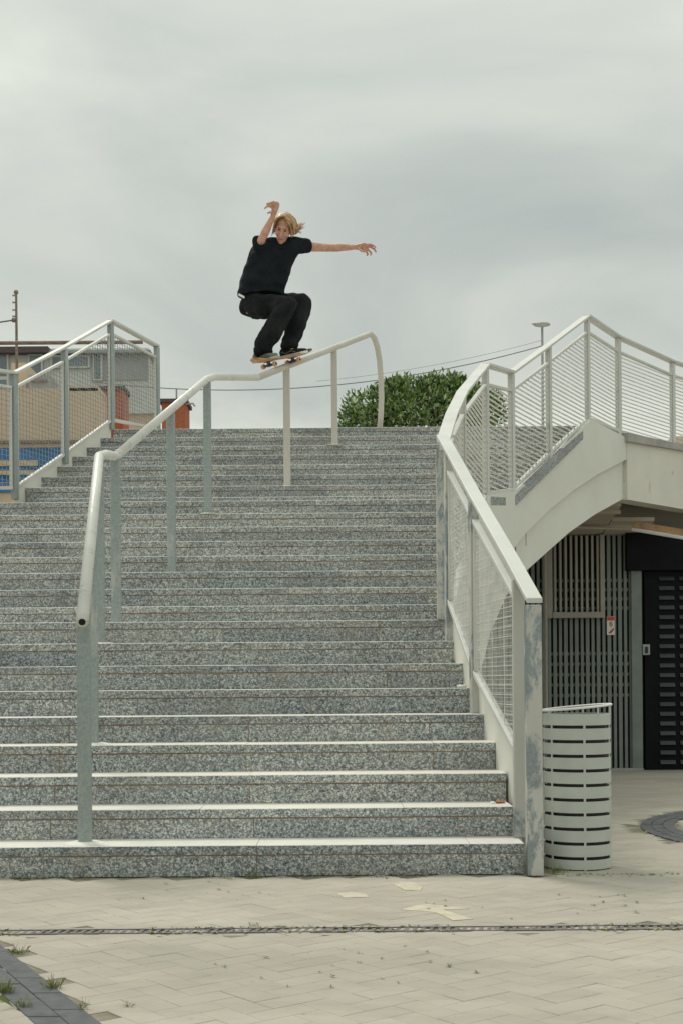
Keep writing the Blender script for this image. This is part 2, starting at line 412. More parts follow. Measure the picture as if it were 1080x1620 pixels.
for y0, y1 in ((5.335, 5.387), (5.473, 5.525)): MB().box(-4, 4.6, y0, y1, -.04, -.0022).build('concrete_haunch', M_FARP, DR)
# worn painted arrows
def mark(pts, label):
    q = []
    for px, py in pts:
        x, y = true_xy(px, py); D = F*EYE/y; q.append((x*D/F, D, .0018))
    o = MB().prism(q, (0, 0, -.0025)).build('painted_mark', M_MARK); tag(o, label, 'road marking', 'worn painted marks on the paving')
mark([(634, 1440), (668, 1430.5), (742, 1438.5), (700, 1440), (748, 1455), (716, 1457), (688, 1444)], 'cream painted arrowhead on the paving just before the drain')
mark([(620, 1399), (637, 1396), (655, 1397), (668, 1404), (664, 1410), (640, 1409)], 'small cream painted patch on the paving close to the bottom step')
mark([(532, 1414), (556, 1412.5), (578, 1415), (584, 1420), (545, 1421)], 'thin worn cream painted patch left of the arrowhead')
# ------------------------------------------------------------ staircase
ST = empty('staircase', (0, 11, 0), 'wide outdoor staircase of speckled grey granite steps in three flights with two landings', 'staircase')
core = MB()
for n in range(1, 26):
    d0 = Dn(n)+.0048; d1 = Dn(n+1)+.05 if n < 25 else D25+.9
    core.box(xl(n)+.006, xr(n)-.006, d0, d1, 0 if n < 12 else (n-4)*r, n*r-.006)
core.build('concrete_core', M_CORE, ST)
for n in range(1, 26):
    x0, x1 = xl(n), xr(n); d = Dn(n); dn = Dn(n+1) if n < 25 else D25+.34
    L = 1.135; off = {1: (67-540)*A/F}.get(n, random.uniform(0, L))
    k0 = math.floor((x0-off)/L); js = [x0]+[off+L*k for k in range(k0, k0+14) if x0+.12 < off+L*k < x1-.12]+[x1]
    off2 = off if random.random() < .5 or n == 1 else off+random.choice((-.35, .3, .5))
    js2 = [x0]+[off2+L*k for k in range(k0-1, k0+15) if x0+.12 < off2+L*k < x1-.12]+[x1]
    g = .0025
    for a, b in zip(js, js[1:]):      # tread slabs: sky reflection painted into the pale top, speckled front edge
        y = d+random.uniform(-.0015, .0015); z = n*r+random.uniform(-.001, .001)
        me_y = dn+.012
        prof = [(y, z-.050), (y, z-.0035), (y+.0035, z), (me_y, z), (me_y, z-.050)]
        v = [(a+.001, p, q) for p, q in prof]+[(b-.001, p, q) for p, q in prof]
        fs = [(0, 1, 2, 3, 4), (9, 8, 7, 6, 5), (0, 5, 6, 1), (1, 6, 7, 2), (2, 7, 8, 3), (3, 8, 9, 4), (4, 9, 5, 0)]
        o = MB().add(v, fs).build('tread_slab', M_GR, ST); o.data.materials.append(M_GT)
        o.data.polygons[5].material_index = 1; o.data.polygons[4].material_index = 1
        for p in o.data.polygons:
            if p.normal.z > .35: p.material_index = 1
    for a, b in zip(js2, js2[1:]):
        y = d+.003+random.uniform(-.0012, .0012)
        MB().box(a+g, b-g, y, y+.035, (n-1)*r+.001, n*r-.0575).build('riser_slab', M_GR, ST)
# upper platform
top = MB()
plan = [(-2.72, D25+.33), (2.9, D25+.33), (3.5, 16.85), (4.5, 18.0), (6.8, 20.2), (12, 23), (12, 40), (-12, 40), (-1.5, 20), (-2.3, 17.1)]
top.prism([(x, y, 25*r-.004) for x, y in plan], (0, 0, -.30))
tag(top.build('upper_platform', M_CONC, solid=True), kind='structure')
# ------------------------------------------------------------ side walls, arch and soffit
def pathD(px):
    tab = [(706, 9.6), (727, 11.0), (768, D17), (809, 13.5), (931, 15.78), (985, 16.9), (1085, 18.3)]
    if px <= tab[0][0]: return tab[0][1]
    for (a, x), (b, y) in zip(tab, tab[1:]):
        if px <= b: return x+(y-x)*(px-a)/(b-a)
    return tab[-1][1]
def wall_strip(name, top_, bot, off, th, mat, parent, nseg=44):
    """curved wall between two outlines, real thickness"""
    def at(tb, px):
        for (a, x), (b, y) in zip(tb, tb[1:]):
            if px <= b: return x+(y-x)*(px-a)/(b-a)
        return tb[-1][1]
    p0, p1 = top_[0][0], top_[-1][0]
    xs = sorted(set([p0+(p1-p0)*i/nseg for i in range(nseg+1)]+[a for a, _ in top_+bot if p0 <= a <= p1]))
    front, back = [], []
    P = []
    for px in xs:
        D = pathD(px); a, b = W(px, at(top_, px), D), W(px, at(bot, px), D); a.x = b.x = (a.x+b.x)/2; P.append((a, b))
    V, Fc = [], []
    for i, (a, b) in enumerate(P):
        j, k = max(0, i-1), min(len(P)-1, i+1)
        d = P[k][0]-P[j][0]; nrm = Vector((d.y, -d.x, 0)).normalized()     # outward (right/front)
        V += [a+nrm*off, b+nrm*off, a+nrm*(off-th), b+nrm*(off-th)]
    for i in range(len(P)-1):
        a, b = 4*i, 4*i+4
        Fc += [(a, a+1, b+1, b), (a+2, b+2, b+3, a+3), (a, b, b+2, a+2), (a+1, a+3, b+3, b+1)]
    Fc += [(0, 2, 3, 1), (len(V)-4, len(V)-3, len(V)-1, len(V)-2)]
    return MB().add(V, Fc).build(name, mat, parent, solid=True)
SW = empty('stair_side_wall', (2.0, 13.2, 0), 'white side wall of the staircase with a curved arch below the upper flight', 'wall')
TOP = [(706, 975), (727, 880), (768, 784), (803, 778), (812, 778), (870, 724), (928, 664), (985, 693)]
RIDGE = [(706, 1395), (728, 1290), (732, 1062), (745, 985), (765, 930), (795, 880), (825, 843), (860, 808), (900, 776), (940, 750), (985, 727)]
LOW = [(706, 1395), (738, 1285), (752, 1130), (760, 1060), (775, 1000), (800, 942), (825, 909), (865, 873), (900, 842), (940, 814), (985, 789)]
o = wall_strip('upper_fascia', TOP, RIDGE, .05, .06, M_FASC, SW)
wall_strip('arch_web', [(a, b-14) for a, b in RIDGE], LOW, .0, .22, M_FASC, SW)
PW = empty('platform_edge_wall', (4, 17.6, 3.3), 'stained white edge wall of the upper platform above the kiosk', 'wall')
tag_ = wall_strip('wall_face', [(985, 700), (1085, 716), (1100, 718)], [(985, 791), (1085, 808), (1100, 811)], .06, .25, M_STAIN, PW, 12)
wall_strip('coping', [(982, 686), (1085, 708), (1100, 710)], [(982, 699.5), (1085, 716.5), (1100, 719)], .10, .35, M_CONC, PW, 12)
# soffit over the kiosk (sloping slightly down towards it)
def cz(D): return 3.37-.165*(D-16.85)
SF = empty('soffit', (4, 17, 3.2), 'tan boarded soffit under the upper platform above the kiosk', 'ceiling')
for k in range(12):
    x0 = 1.9+k*.6; 
    ya = max(15.95, lerp([(2.8, 15.9), (3.5, 17.0), (4.5, 18.15), (6.8, 20.4)], x0+.5)+.02)
    yb = 19.6
    if ya > yb-.1: break
    MB().prism([(x0+.004, ya, cz(ya)), (x0+.59, ya+.02, cz(ya)), (x0+.59, yb, cz(yb)), (x0+.004, yb, cz(yb))], (0, 0, .05)).build('soffit_board', M_SOFF, SF)
MB().prism([(-1, 15.9, 3.72), (2.8, 15.9, 3.72), (3.4, 17.0, 3.72), (4.4, 18.2, 3.72), (6.5, 20.4, 3.72), (6.5, 22, 3.72), (-1, 22, 3.72)], (0, 0, .06)).build('slab_underside', M_SOFF, SF)
for y in (16.6, 17.35, 18.05):
    MB().beam((2.0, y, cz(y)-.02), (lerp([(15.8, 2.75), (16.9, 3.45), (18.0, 4.35), (20, 6.4)], y)-.1, y, cz(y)-.02), .05, .05, (0, 1, 0)).build('batten', M_SOFF, SF)
MB().tube([(2.4, 17.8, cz(17.8)-.045), (4.2, 18.1, cz(18.1)-.045)], .018, 8).build('conduit', M_SOFF, SF)
# under-stair slab (sloping underside of the upper flight)
us = MB(); y0, y1 = 13.2, 15.9
us.prism([(-3.1, y0, 2.35), (1.55, y0, 2.35), (2.78, y1, 3.74), (-2.7, y1, 3.74)], (0, 0, .10))
us.build('sloping_underside', M_SOFF, SF, solid=True)
LT = empty('ceiling_light', (4.2, 17.2, 3.2), 'long unlit tube light on an orange wooden batten under the soffit', 'ceiling light')
a, b = W(1003, 830, 17.6), W(1100, 846, 17.0)
MB().beam(a, b, .10, .09).build('wood_batten', M_ORNG, LT)
MB().beam(a+Vector((-.02, -.03, -.07)), b+Vector((-.02, -.03, -.07)), .12, .045).build('lamp_body', M_SIGNW, LT, bevel=.01)
for f in (.1, .35, .6, .85):
    q = a.lerp(b, f)+Vector((0, -.055, 0)); MB().sph(q, .012, 8, 6).build('screw', M_BLACK, LT)
# ------------------------------------------------------------ kiosk
KD = 18.5; KZ0, KZ1 = gz(18.5)+.0, 3.12
def kx(px): return (px-540)*KD/F
def kz(py, px=950): return W(px, py, KD).z
KI = empty('kiosk', (kx(950), KD, KZ0), 'dark kiosk with grey green vertical cladding and a barred window under the platform', 'kiosk')
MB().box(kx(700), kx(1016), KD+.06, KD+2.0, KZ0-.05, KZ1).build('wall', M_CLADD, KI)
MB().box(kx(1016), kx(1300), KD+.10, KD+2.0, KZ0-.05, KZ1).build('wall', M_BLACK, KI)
ribs = [x for x in [706+8.6*i for i in range(36)] if x < 1000]
zt, zb = KZ1-.02, KZ0
wx0, wx1, wz0, wz1 = 869, 952, kz(978), kz(846)
for i, px in enumerate(ribs):
    wid = 4.6 if i % 2 else 5.6
    MB().box(kx(px-wid/2), kx(px+wid/2), KD, KD+.05, zb+.03, zt).build('cladding_rib', M_CLAD, KI)
# pale strips between the ribs standing in for light reflections, in two bands
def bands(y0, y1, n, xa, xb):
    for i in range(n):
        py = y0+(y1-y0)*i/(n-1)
        MB().box(kx(xa), kx(xb), KD+.046, KD+.058, kz(py)-.022, kz(py)+.022).build('reflection_strip', M_REFL, KI)
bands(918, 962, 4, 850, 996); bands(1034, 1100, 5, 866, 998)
wf = MB().box(kx(wx0-4), kx(wx0+4), KD-.09, KD+.0, wz0, wz1).box(kx(wx1-3.5), kx(wx1+3.5), KD-.09, KD, wz0, wz1).box(kx(wx0+4), kx(wx1-3.5), KD-.10, KD, wz0, wz0+.085).build('window_frame', M_FRAME, KI, bevel=.005)
MB().box(kx(wx0+4), kx(wx1-3.5), KD-.015, KD-.009, wz0+.085, wz1).build('pane', M_GLASS, wf) if False else None
for px in [878+8.4*i for i in range(9)]:
    MB().box(kx(px-1.7), kx(px+1.7), KD-.06, KD-.035, wz0+.085, wz1-.02).build('window_bar', M_FRAME, KI)
MB().box(kx(998), kx(1015), KD-.04, KD+.10, KZ0, kz(903)).build('corner_post', M_CLAD, KI, bevel=.008)
MB().box(kx(990), kx(1300), KD-.10, KD+.09, kz(904), KZ1).build('roller_box', M_DOOR, KI, bevel=.01)
MB().box(kx(962), kx(1015), KD-.07, KD-.001, KZ0-.02, KZ0+.03).build('plinth', M_CONC, KI)
MB().tube([(kx(857), KD-.35, KZ0), (kx(857), KD-.35, KZ1)], .03, 10).build('downpipe', M_FRAME, KI)
dr = MB().box(kx(1020), kx(1130), KD-.0, KD+.09, KZ0+.01, kz(906)).build('door', M_DOOR, KI)
for c in (1055, 1087):
    y = 913
    while y < 1205:
        MB().prism([(kx(c-12), KD-.003, kz(y)), (kx(c+12), KD-.003, kz(y)), (kx(c+12), KD-.035, kz(y)-.055), (kx(c-12), KD-.035, kz(y)-.055)], (0, .01, 0)).build('louvre', M_LOUV, dr)
        y += 15.3
IC = empty('intercom', W(1022, 1028, KD-.05), 'small grey intercom box beside the black door', 'intercom')
ic = W(1022, 1028, KD-.05)
MB().box(ic.x-.05, ic.x+.05, KD-.06, KD+.09, ic.z-.075, ic.z+.075).build('housing', M_GRYW, IC, bevel=.006)
MB().box(ic.x-.02, ic.x+.02, KD-.068, KD-.058, ic.z-.05, ic.z+.04).build('button_plate', M_BLACK, IC)
SG = empty('notice_sign', W(966, 990, KD-.03), 'small white notice with a red header and red picture hung on the cladding', 'sign')
sg = W(966, 990, KD-.03)
MB().box(sg.x-.055, sg.x+.055, KD-.018, KD-.002, sg.z-.13, sg.z+.13).build('board', M_SIGNW, SG)
MB().box(sg.x-.052, sg.x+.052, KD-.022, KD-.0185, sg.z+.075, sg.z+.126).build('red_header', M_RED, SG)
MB().prism([(sg.x-.02, KD-.019, sg.z+.05), (sg.x+.02, KD-.019, sg.z+.06), (sg.x+.03, KD-.019, sg.z-.0), (sg.x+.0, KD-.019, sg.z-.02), (sg.x-.015, KD-.019, sg.z+.01)], (0, -.004, 0)).build('orange_figure', M_ORNG, SG)
MB().prism([(sg.x-.035, KD-.019, sg.z-.10), (sg.x+.04, KD-.019, sg.z-.03), (sg.x+.045, KD-.019, sg.z-.06), (sg.x+.0, KD-.019, sg.z-.11)], (0, -.004, 0)).build('red_stroke', M_RED, SG)
# ------------------------------------------------------------ fences
def fence(root, nodes, mesh_mat, vert=.0, pitch=.047, rod=.006, rail_w=.085, flat=False, posts=None, chan=.17, railmat=M_WHITE, postmat=M_WHITE, rodw=None, vw=.005, fine=0):
    """nodes: (x, y, z_rail_top, z_bottom_channel, has_post, z_foot)"""
    N_ = [(Vector((a, b, c)), d, e, f) for a, b, c, d, e, f in nodes]
    # hand rail as mitred flat bar
    for (p, zb, hp, zf), (q, zb2, hp2, zf2) in zip(N_, N_[1:]):
        d = (q-p).normalized(); e_ = d*.012
        MB().vbeam(p-e_, q+e_, rail_w, .028).build('handrail', railmat, root, bevel=.003)
        dh = Vector((d.x, d.y, 0)).normalized(); po = dh*.045
        a0 = p+Vector((0, 0, -chan)); b0 = q+Vector((0, 0, -chan))
        L = (Vector((b0.x-a0.x, b0.y-a0.y, 0))).length
        def along(z0, z1, s): return z0+(z1-z0)*s/L
        s0, s1 = .045, L-.045
        P0 = lambda s, z: Vector((p.x, p.y, 0))+dh*s+Vector((0, 0, z))
        MB().vbeam(P0(s0, along(a0.z, b0.z, s0)), P0(s1, along(a0.z, b0.z, s1)), .04, .028).build('top_channel', railmat, root, bevel=.002)
        MB().vbeam(P0(s0, along(zb, zb2, s0)), P0(s1, along(zb, zb2, s1)), .045, .035).build('bottom_channel', railmat, root, bevel=.002)
        for s in (s0+.009, s1-.009): MB().beam(P0(s, along(zb, zb2, s)+.0175), P0(s, along(a0.z, b0.z, s)-.014), .03, .018, (dh.y, -dh.x, 0)).build('panel_frame', railmat, root)
        mb = MB(); z = min(zb, zb2)-.1
        lo = lambda s: along(zb, zb2, s)+.018
        hi = lambda s: along(a0.z, b0.z, s)-.014
        z = math.floor(min(zb, zb2)/pitch)*pitch
        while z < max(a0.z, b0.z):
            z += pitch; ss = []
            K = 40; st = [s0+(s1-s0)*i/K for i in range(K+1)]
            ok = [s for s in st if lo(s) < z < hi(s)]
            if len(ok) < 2: continue
            mb.beam(P0(ok[0], z), P0(ok[-1], z), rodw or rod, rod, (dh.y, -dh.x, 0))
        if vert:
            s = s0+vert
            while s < s1:
                mb.beam(P0(s, lo(s)), P0(s, hi(s)), vw, vw, (dh.y, -dh.x, 0)); s += vert
        if fine:                                   # fine secondary wires of the infill
            s = s0+fine
            while s < s1: mb.beam(P0(s, lo(s)), P0(s, hi(s)), .0022, .0022, (dh.y, -dh.x, 0)); s += fine
            z = math.floor(min(zb, zb2)/fine)*fine
            while z < max(a0.z, b0.z):
                z += fine; ok = [s0+(s1-s0)*i/60 for i in range(61) if lo(s0+(s1-s0)*i/60) < z < hi(s0+(s1-s0)*i/60)]
                if len(ok) > 1: mb.beam(P0(ok[0], z), P0(ok[-1], z), .0022, .0022, (dh.y, -dh.x, 0))
        o = mb.build('mesh_panel', mesh_mat, root); tag(o, kind='stuff')
    for k, (p, zb, hp, zf) in enumerate(N_):
        if not hp: continue
        m = N_[k+1] if k+1 < len(N_) else N_[k-1]
        d = Vector((m[0].x-p.x, m[0].y-p.y, 0)).normalized()
        MB().beam((p.x, p.y, zf), (p.x, p.y, p.z-.016), .055, .075, (d.y, -d.x, 0)).build('post', postmat, root, bevel=.004)
def nd(px, py, D, pyb, post=True, foot=None):
    a, b = W(px, py, D), W(px, pyb, D)
    return (a.x, a.y, a.z, b.z, post, b.z-.12 if foot is None else foot)
# lower right fence (flight one)
LR = empty('lower_right_fence', (.9, 8.2, 0), 'white peeling steel fence with wire mesh along the right side of the lowest flight', 'fence', 'stair fences')
xA, xB, xC, xD = .985, .965, .80, .735
zr = lambda D: 1.47+.525*(D-6.93)
nodes = [(.985, 7.27, zr(7.27), .62, False, 0), (.856, 8.42, zr(8.42), 1.10, True, 5*r), (.768, 9.28, zr(9.28), 1.62, True, 8*r)]
fence(LR, nodes, M_MESH, vert=.30, pitch=.056, rod=.005, fine=.026, rail_w=.085, railmat=M_WHITE, postmat=M_WORN)
# end posts: one on the paving, one on the first tread
MB().vbeam((1.022, 6.90, zr(6.90)), (.984, 7.265, zr(7.265)), .085, .028).build('handrail', M_WHITE, LR, bevel=.003)
MB().box(.985-.012, .985+.072, 6.885, 6.965, 0, zr(6.885)-.014).build('post', M_WORN, LR, bevel=.004)
MB().box(.945, 1.012, 7.19, 7.25, r, zr(7.19)-.016).build('post', M_WORN, LR, bevel=.004)
MB().vbeam((.768, 9.28, zr(9.28)), (.745, 9.52, zr(9.50)), .085, .028).build('handrail', M_WHITE, LR, bevel=.003)
MB().box(.70, .778, 9.50, 9.56, 9*r, zr(9.50)-.10).build('post', M_WORN, LR, bevel=.004)
pl = [(.995, 7.26, .62), (.862, 8.42, 1.10), (.772, 9.28, 1.62), (.772, 9.28, 1.25), (.862, 8.42, .66), (.995, 7.26, .12)]
MB().prism([(x+.012, y, z) for x, y, z in pl], (.012, 0, 0)).build('base_plate', M_FASC, LR, solid=True)
# upper right fence
UR = empty('upper_right_fence', (2.2, 13.5, 3), 'white steel fence with slatted mesh along the right side of the upper flights and platform', 'fence', 'stair fences')
nodes = [nd(701, 696, 9.62, 935, True, 9*r), nd(714, 655, 10.35, 900, False), nd(731, 620, 11.2, 862, True), nd(767, 577, D17, 782, True), nd(808, 589, 13.5, 774, True),
         nd(867, 546, 14.6, 716, True), nd(928, 500, 15.78, 662, True), nd(977, 533, 16.8, 682, True), nd(1063, 572, 18.0, 705, True), nd(1150, 600, 19.4, 722, True), nd(1260, 628, 21.3, 742, True)]
fence(UR, nodes, M_MESH, vert=.0, pitch=.050, rod=.010, rodw=.016, rail_w=.10, chan=.19)
# granite edging of the upper flight seen below that fence
KE = MB(); pa, pb = W(808, 776, 13.46), W(926, 664, 15.74)
KE.vbeam(pa+Vector((.02, 0, -.10)), pb+Vector((.02, 0, -.10)), .07, .10); KE.build('edge_kerb', M_GR, ST)
KE = MB(); pa2 = W(769, 781, D17); KE.vbeam(pa2+Vector((.01, 0, -.07)), pa+Vector((0, 0, -.12)), .07, .08); KE.build('edge_kerb', M_GR, ST)
# upper left fence
UL = empty('upper_left_fence', (-3, 14.5, 3), 'grey steel fence with square wire mesh along the left side of the upper flight', 'fence', 'stair fences')
nodes = [nd(-60, 576, 13.1, 772, True), nd(22, 590, 13.72, 772, True), nd(102, 549, 14.68, 717, True), nd(175, 507, 15.75, 664, True), nd(248, 547, 16.9, 678, True, 4.12)]
fence(UL, nodes, M_MESHD, vert=.062, pitch=.052, rod=.0045, rail_w=.08, chan=.155, railmat=M_WHITE, postmat=M_ZINC)
pl = [W(26, 775, 13.75), W(102, 720, 14.70), W(176, 667, 15.76), W(176, 692, 15.76), W(102, 766, 14.70), W(26, 805, 13.75)]
MB().prism(pl, (-.012, 0, 0)).build('base_plate', M_FASC, UL, solid=True)
# ------------------------------------------------------------ centre rail
CR = empty('kinked_handrail', (-1, 11, 1), 'long kinked steel tube handrail running up the middle left of the steps', 'handrail')
TR = .035
P1 = W(130, 984, 6.98); P2 = W(157, 722, 9.45); P2b = W(168, 719, 9.6); P3 = W(183, 722, 9.95); P4 = W(327, 600, 12.40); P4b = W(340, 596, 12.5); P5 = W(408, 597, 13.4); P6 = W(578, 531, 16.15)
arc = [P6]
for i in range(1, 9):
    f = i/8; arc.append(W(578+[0, 8, 14, 18.5, 22, 24, 25, 24, 22][i], 531+[0, -3, 4, 18, 40, 68, 98, 125, 150][i], 16.15+.35*f))
pre = [P1, P1.lerp(P2, .5), P2, P2b, P3]
MB().tube([P1, P1.lerp(P2, .97), P2, P2b, P3.lerp(P2b, .2), P3, P3.lerp(P4, .03)], TR, 16).build('tube', M_RAIL, CR, smooth=True)
MB().tube([P3.lerp(P4, .0), P3.lerp(P4, .97), P4, P4b, P5.lerp(P4b, .05), P5], TR, 16).build('tube', M_RAIL, CR, smooth=True)
up_ = MB().tube([P5, P5.lerp(P6, .5)]+arc, TR, 16).build('tube', M_BEIGE, CR, smooth=True)
dirn = (P2-P1).normalized()
MB().tube([P1-dirn*.003, P1+dirn*.02], .019, 14).build('tube_hole', M_SLOT, CR)
def step_z(D): return max([n for n in range(1, 26) if Dn(n) < D-.02])*r
def rail_post(tp, mat, wd=.074):
    zf = step_z(tp.y)
    MB().beam((tp.x, tp.y, zf), (tp.x, tp.y, tp.z-.012), wd, .05, (1, 0, 0)).build('post', mat, CR, bevel=.012)
    MB().tube([(tp.x, tp.y, zf+.0005), (tp.x, tp.y, zf+.010)], [.11, .075], 14).build('base_pad', M_FASC, CR)
def at_D(P, Q, D): return P.lerp(Q, (D-P.y)/(Q.y-P.y))
def at_px(P, Q, px):
    lo_, hi_ = 0.0, 1.0
    for _ in range(40):
        m_ = (lo_+hi_)/2
        if proj(P.lerp(Q, m_))[0] < px: lo_ = m_
        else: hi_ = m_
    return P.lerp(Q, m_)
for tp in (at_D(P1, P2, 7.12), at_D(P1, P2, 8.10), at_D(P1, P2, 9.33), P3+Vector((0, -.02, 0)), at_px(P3, P4, 270), P4+Vector((0, .03, 0))): rail_post(tp, M_ZINC)
for px in (453, 528): rail_post(at_px(P5, P6, px), M_BEIGE)
# ------------------------------------------------------------ litter bin
BX, BY, BR = 1.299, 7.235, .185
BN = empty('litter_bin', (BX, BY, 0), 'tall pale grey green slatted litter bin standing behind the front fence post', 'bin')
H0, PIT = -.004, .0791
MB().tube([(BX, BY, .015), (BX, BY, .845)], BR-.02, 32).build('liner', M_BLACK, BN, smooth=False)
for k in range(11):
    z0 = max(.006, H0+k*PIT); z1 = min(.855, H0+(k+1)*PIT-.0175)
    for half in range(6):
        a0 = math.pi*1.5+math.pi/3*half+.012-.0; a1 = a0+math.pi/3-.024
        q = []; f = []; ns = 8
        for i in range(ns+1):
            a = a0+(a1-a0)*i/ns+.045
            for (rr, z) in ((BR, z0), (BR, z1), (BR-.006, z1), (BR-.006, z0)): q.append((BX+rr*math.cos(a), BY+rr*math.sin(a), z))
        for i in range(ns):
            for j in range(4): f.append((4*i+j, 4*i+4+j, 4*i+4+(j+1)%4, 4*i+(j+1)%4))
        f += [(0, 1, 2, 3), (4*ns+3, 4*ns+2, 4*ns+1, 4*ns)]
        MB().add(q, f).build('slat', M_BIN, BN, solid=True)
for half in range(6):
    a = math.pi*1.5+math.pi/3*half+.045
    MB().box(-.006, .006, -.0, .004, 0.005, .85).build('rib', M_BIN, BN).matrix_basis = Matrix.Translation((BX+(BR-.004)*math.cos(a), BY+(BR-.004)*math.sin(a), H0)) @ Matrix.Rotation(a-math.pi/2, 4, 'Z')
pts = [(BX+(BR+.004)*math.cos(2*math.pi*i/36), BY+(BR+.004)*math.sin(2*math.pi*i/36), .882+.016*math.cos(2*math.pi*i/36)) for i in range(37)]
MB().tube(pts, .0065, 8, cap=False).build('top_hoop', M_SIGNW, BN, smooth=True)
for a in (0.02, 1.2, 2.3, 3.6, 5.2): MB().tube([(BX+BR*math.cos(a), BY+BR*math.sin(a), .84), (BX+BR*math.cos(a), BY+BR*math.sin(a), .882+.016*math.cos(a))], .005, 6).build('hoop_bracket', M_BIN, BN)
# ------------------------------------------------------------ background
def bbox(px0, px1, py0, py1, D, depth=8):
    a, b = W(px0, py0, D), W(px1, py1, D); return a.x, b.x, D, D+depth, b.z, a.z
def bld(name, label, cat, parts, loc):
    e = empty(name, loc, label, cat)
    return e
# beige building with blue band
B1 = empty('beige_building', (-9, 34, -.24), 'beige rendered building with a blue painted band seen through the left fence', 'building')
D1 = 34
x0, x1, y0, y1, zb, zt = bbox(-420, 156, 618, 707, D1, 1.3)
MB().box(x0, x1, y0, y1, zb, zt).build('wall', M_BEIW, B1)
_, _, _, _, zb2, zt2 = bbox(-420, 156, 707, 762, D1)
MB().box(x0, x1, y0+.02, y1, zb2, zb).build('painted_band', M_BLUE, B1)
MB().box(x0, x1, y0, y1, -.24, zb2).build('wall', M_BEIW, B1)
for (pa_, pb_) in ((732, 737), (748, 751)): 
    q = bbox(-420, 60, pa_, pb_, D1); MB().box(q[0], q[1], D1-.03, D1+.01, q[4], q[5]).build('stripe', M_BEIW, B1)
q = bbox(-420, 18, 768, 779, D1); MB().box(q[0], q[1], D1-.05, D1-.005, q[4], q[5]).build('stripe', M_BLUE, B1)
MB().box(x0, x1, D1-.10, D1-.005, zb+.1, zb+.17).build('cornice', M_RUSTM, B1)
q = bbox(18, 42, 574, 620, D1+1.5, 2); MB().box(*q).build('chimney_block', M_BEIW, B1)
q = bbox(45, 78, 592, 622, D1+1, 1.2); MB().box(*q).build('roof_equipment', M_GRYW, B1)
q = bbox(48, 74, 600, 603, D1+.9, .2); MB().box(*q).build('roof_equipment', M_RUSTM, B1)
q = bbox(110, 156, 611, 618.2, D1, 1.2); MB().box(*q).build('parapet', M_BEIW, B1)
# brick block joined on its right
B2 = empty('brick_building', (-6, 36, -.24), 'orange brick building standing just right of the beige building', 'building')
q = bbox(157, 196, 617, 700, 35.6, .9); q = q[:4]+(-.24, q[5]); MB().box(*q).build('wall', M_BRICK, B2)
MB().box(q[0]-.05, q[1]+.05, q[2]-.06, q[3], q[5], q[5]+.10).build('coping', M_ROOF, B2)
B3 = empty('brick_stair_tower', (-5, 44, -.24), 'small orange red brick tower with a dark cap just left of the steel handrail', 'building')
q = bbox(256, 294, 637, 700, 44, 1.2); q = q[:4]+(-.24, q[5]); MB().box(*q).build('wall', M_BRICK, B3)
MB().box(q[0]-.08, q[1]+.08, q[2]-.1, q[3]+.1, q[5], q[5]+.12).build('cap', M_ROOF, B3)
a = Vector((q[1], q[2], q[5]-.05)); MB().tube([a, a+Vector((.25, 0, .02)), a+Vector((.32, 0, -.08))], .03, 6).build('lamp_arm', M_GRYW, B3)
a = Vector((q[0]+.5, q[2], q[5]+.12)); MB().tube([a, a+Vector((0, 0, .35))], .03, 6).build('vent_pipe', M_GRYW, B3)
# grey and white block further back
B4 = empty('apartment_block', (-14, 60, -.24), 'pale apartment block with grey upper storey and flat dark roof behind the left fence', 'building')
D4 = 60
q = bbox(-500, 236, 556, 700, D4, 2.0); MB().box(q[0], q[1], q[2], q[3], -.24, q[5]).build('wall', M_WHW, B4)
q2 = bbox(145, 235, 560, 601, D4, 1); MB().box(q2[0], q2[1]+.02, D4-.06, D4-.003, q2[4], q2[5]).build('cladding_panel', M_GRYW, B4)
q3 = bbox(-500, 76, 552, 557, D4-.5, 2.6); MB().box(*q3).build('roof_edge', M_ROOF, B4)
q3 = bbox(76, 238, 554, 557, D4-.4, 2.5); MB().box(*q3).build('roof_edge', M_GRYW, B4)
for (a_, b_, c_, d_) in ((-30, 12, 561, 596), (48, 66, 564, 592), (84, 140, 566, 580), (150, 160, 560, 600), (-30, 12, 602, 612)):
    q = bbox(a_, b_, c_, d_, D4, 1); f_ = MB().box(q[0]-.08, q[1]+.08, D4-.16, D4-.065, q[4]-.08, q[5]+.08).build('window', M_WHW, B4)
    MB().box(q[0], q[1], D4-.18, D4-.165, q[4], q[5]).build('pane', M_GLASS, f_)
B5 = empty('low_beige_building', (-8, 50, -.24), 'low pale beige building showing above the top step behind the fence', 'building')
q = bbox(198, 250, 655, 700, 48, .8); MB().box(q[0], q[1], q[2], q[3], -.24, q[5]).build('wall', M_BEIW, B5)
MB().box(q[0]-.1, q[1]+.1, q[2]-.1, q[3], q[5], q[5]+.2).build('roof', M_WHW, B5)
B6 = empty('pink_building', (19, 60, -.24), 'pale pinkish building low behind the fence at the far right', 'building')
q = bbox(1064, 1200, 640, 720, 55, 6); MB().box(q[0], q[1], q[2], q[3], -.24, W(1070, 690, 55).z).build('wall', M_BEIW, B6)
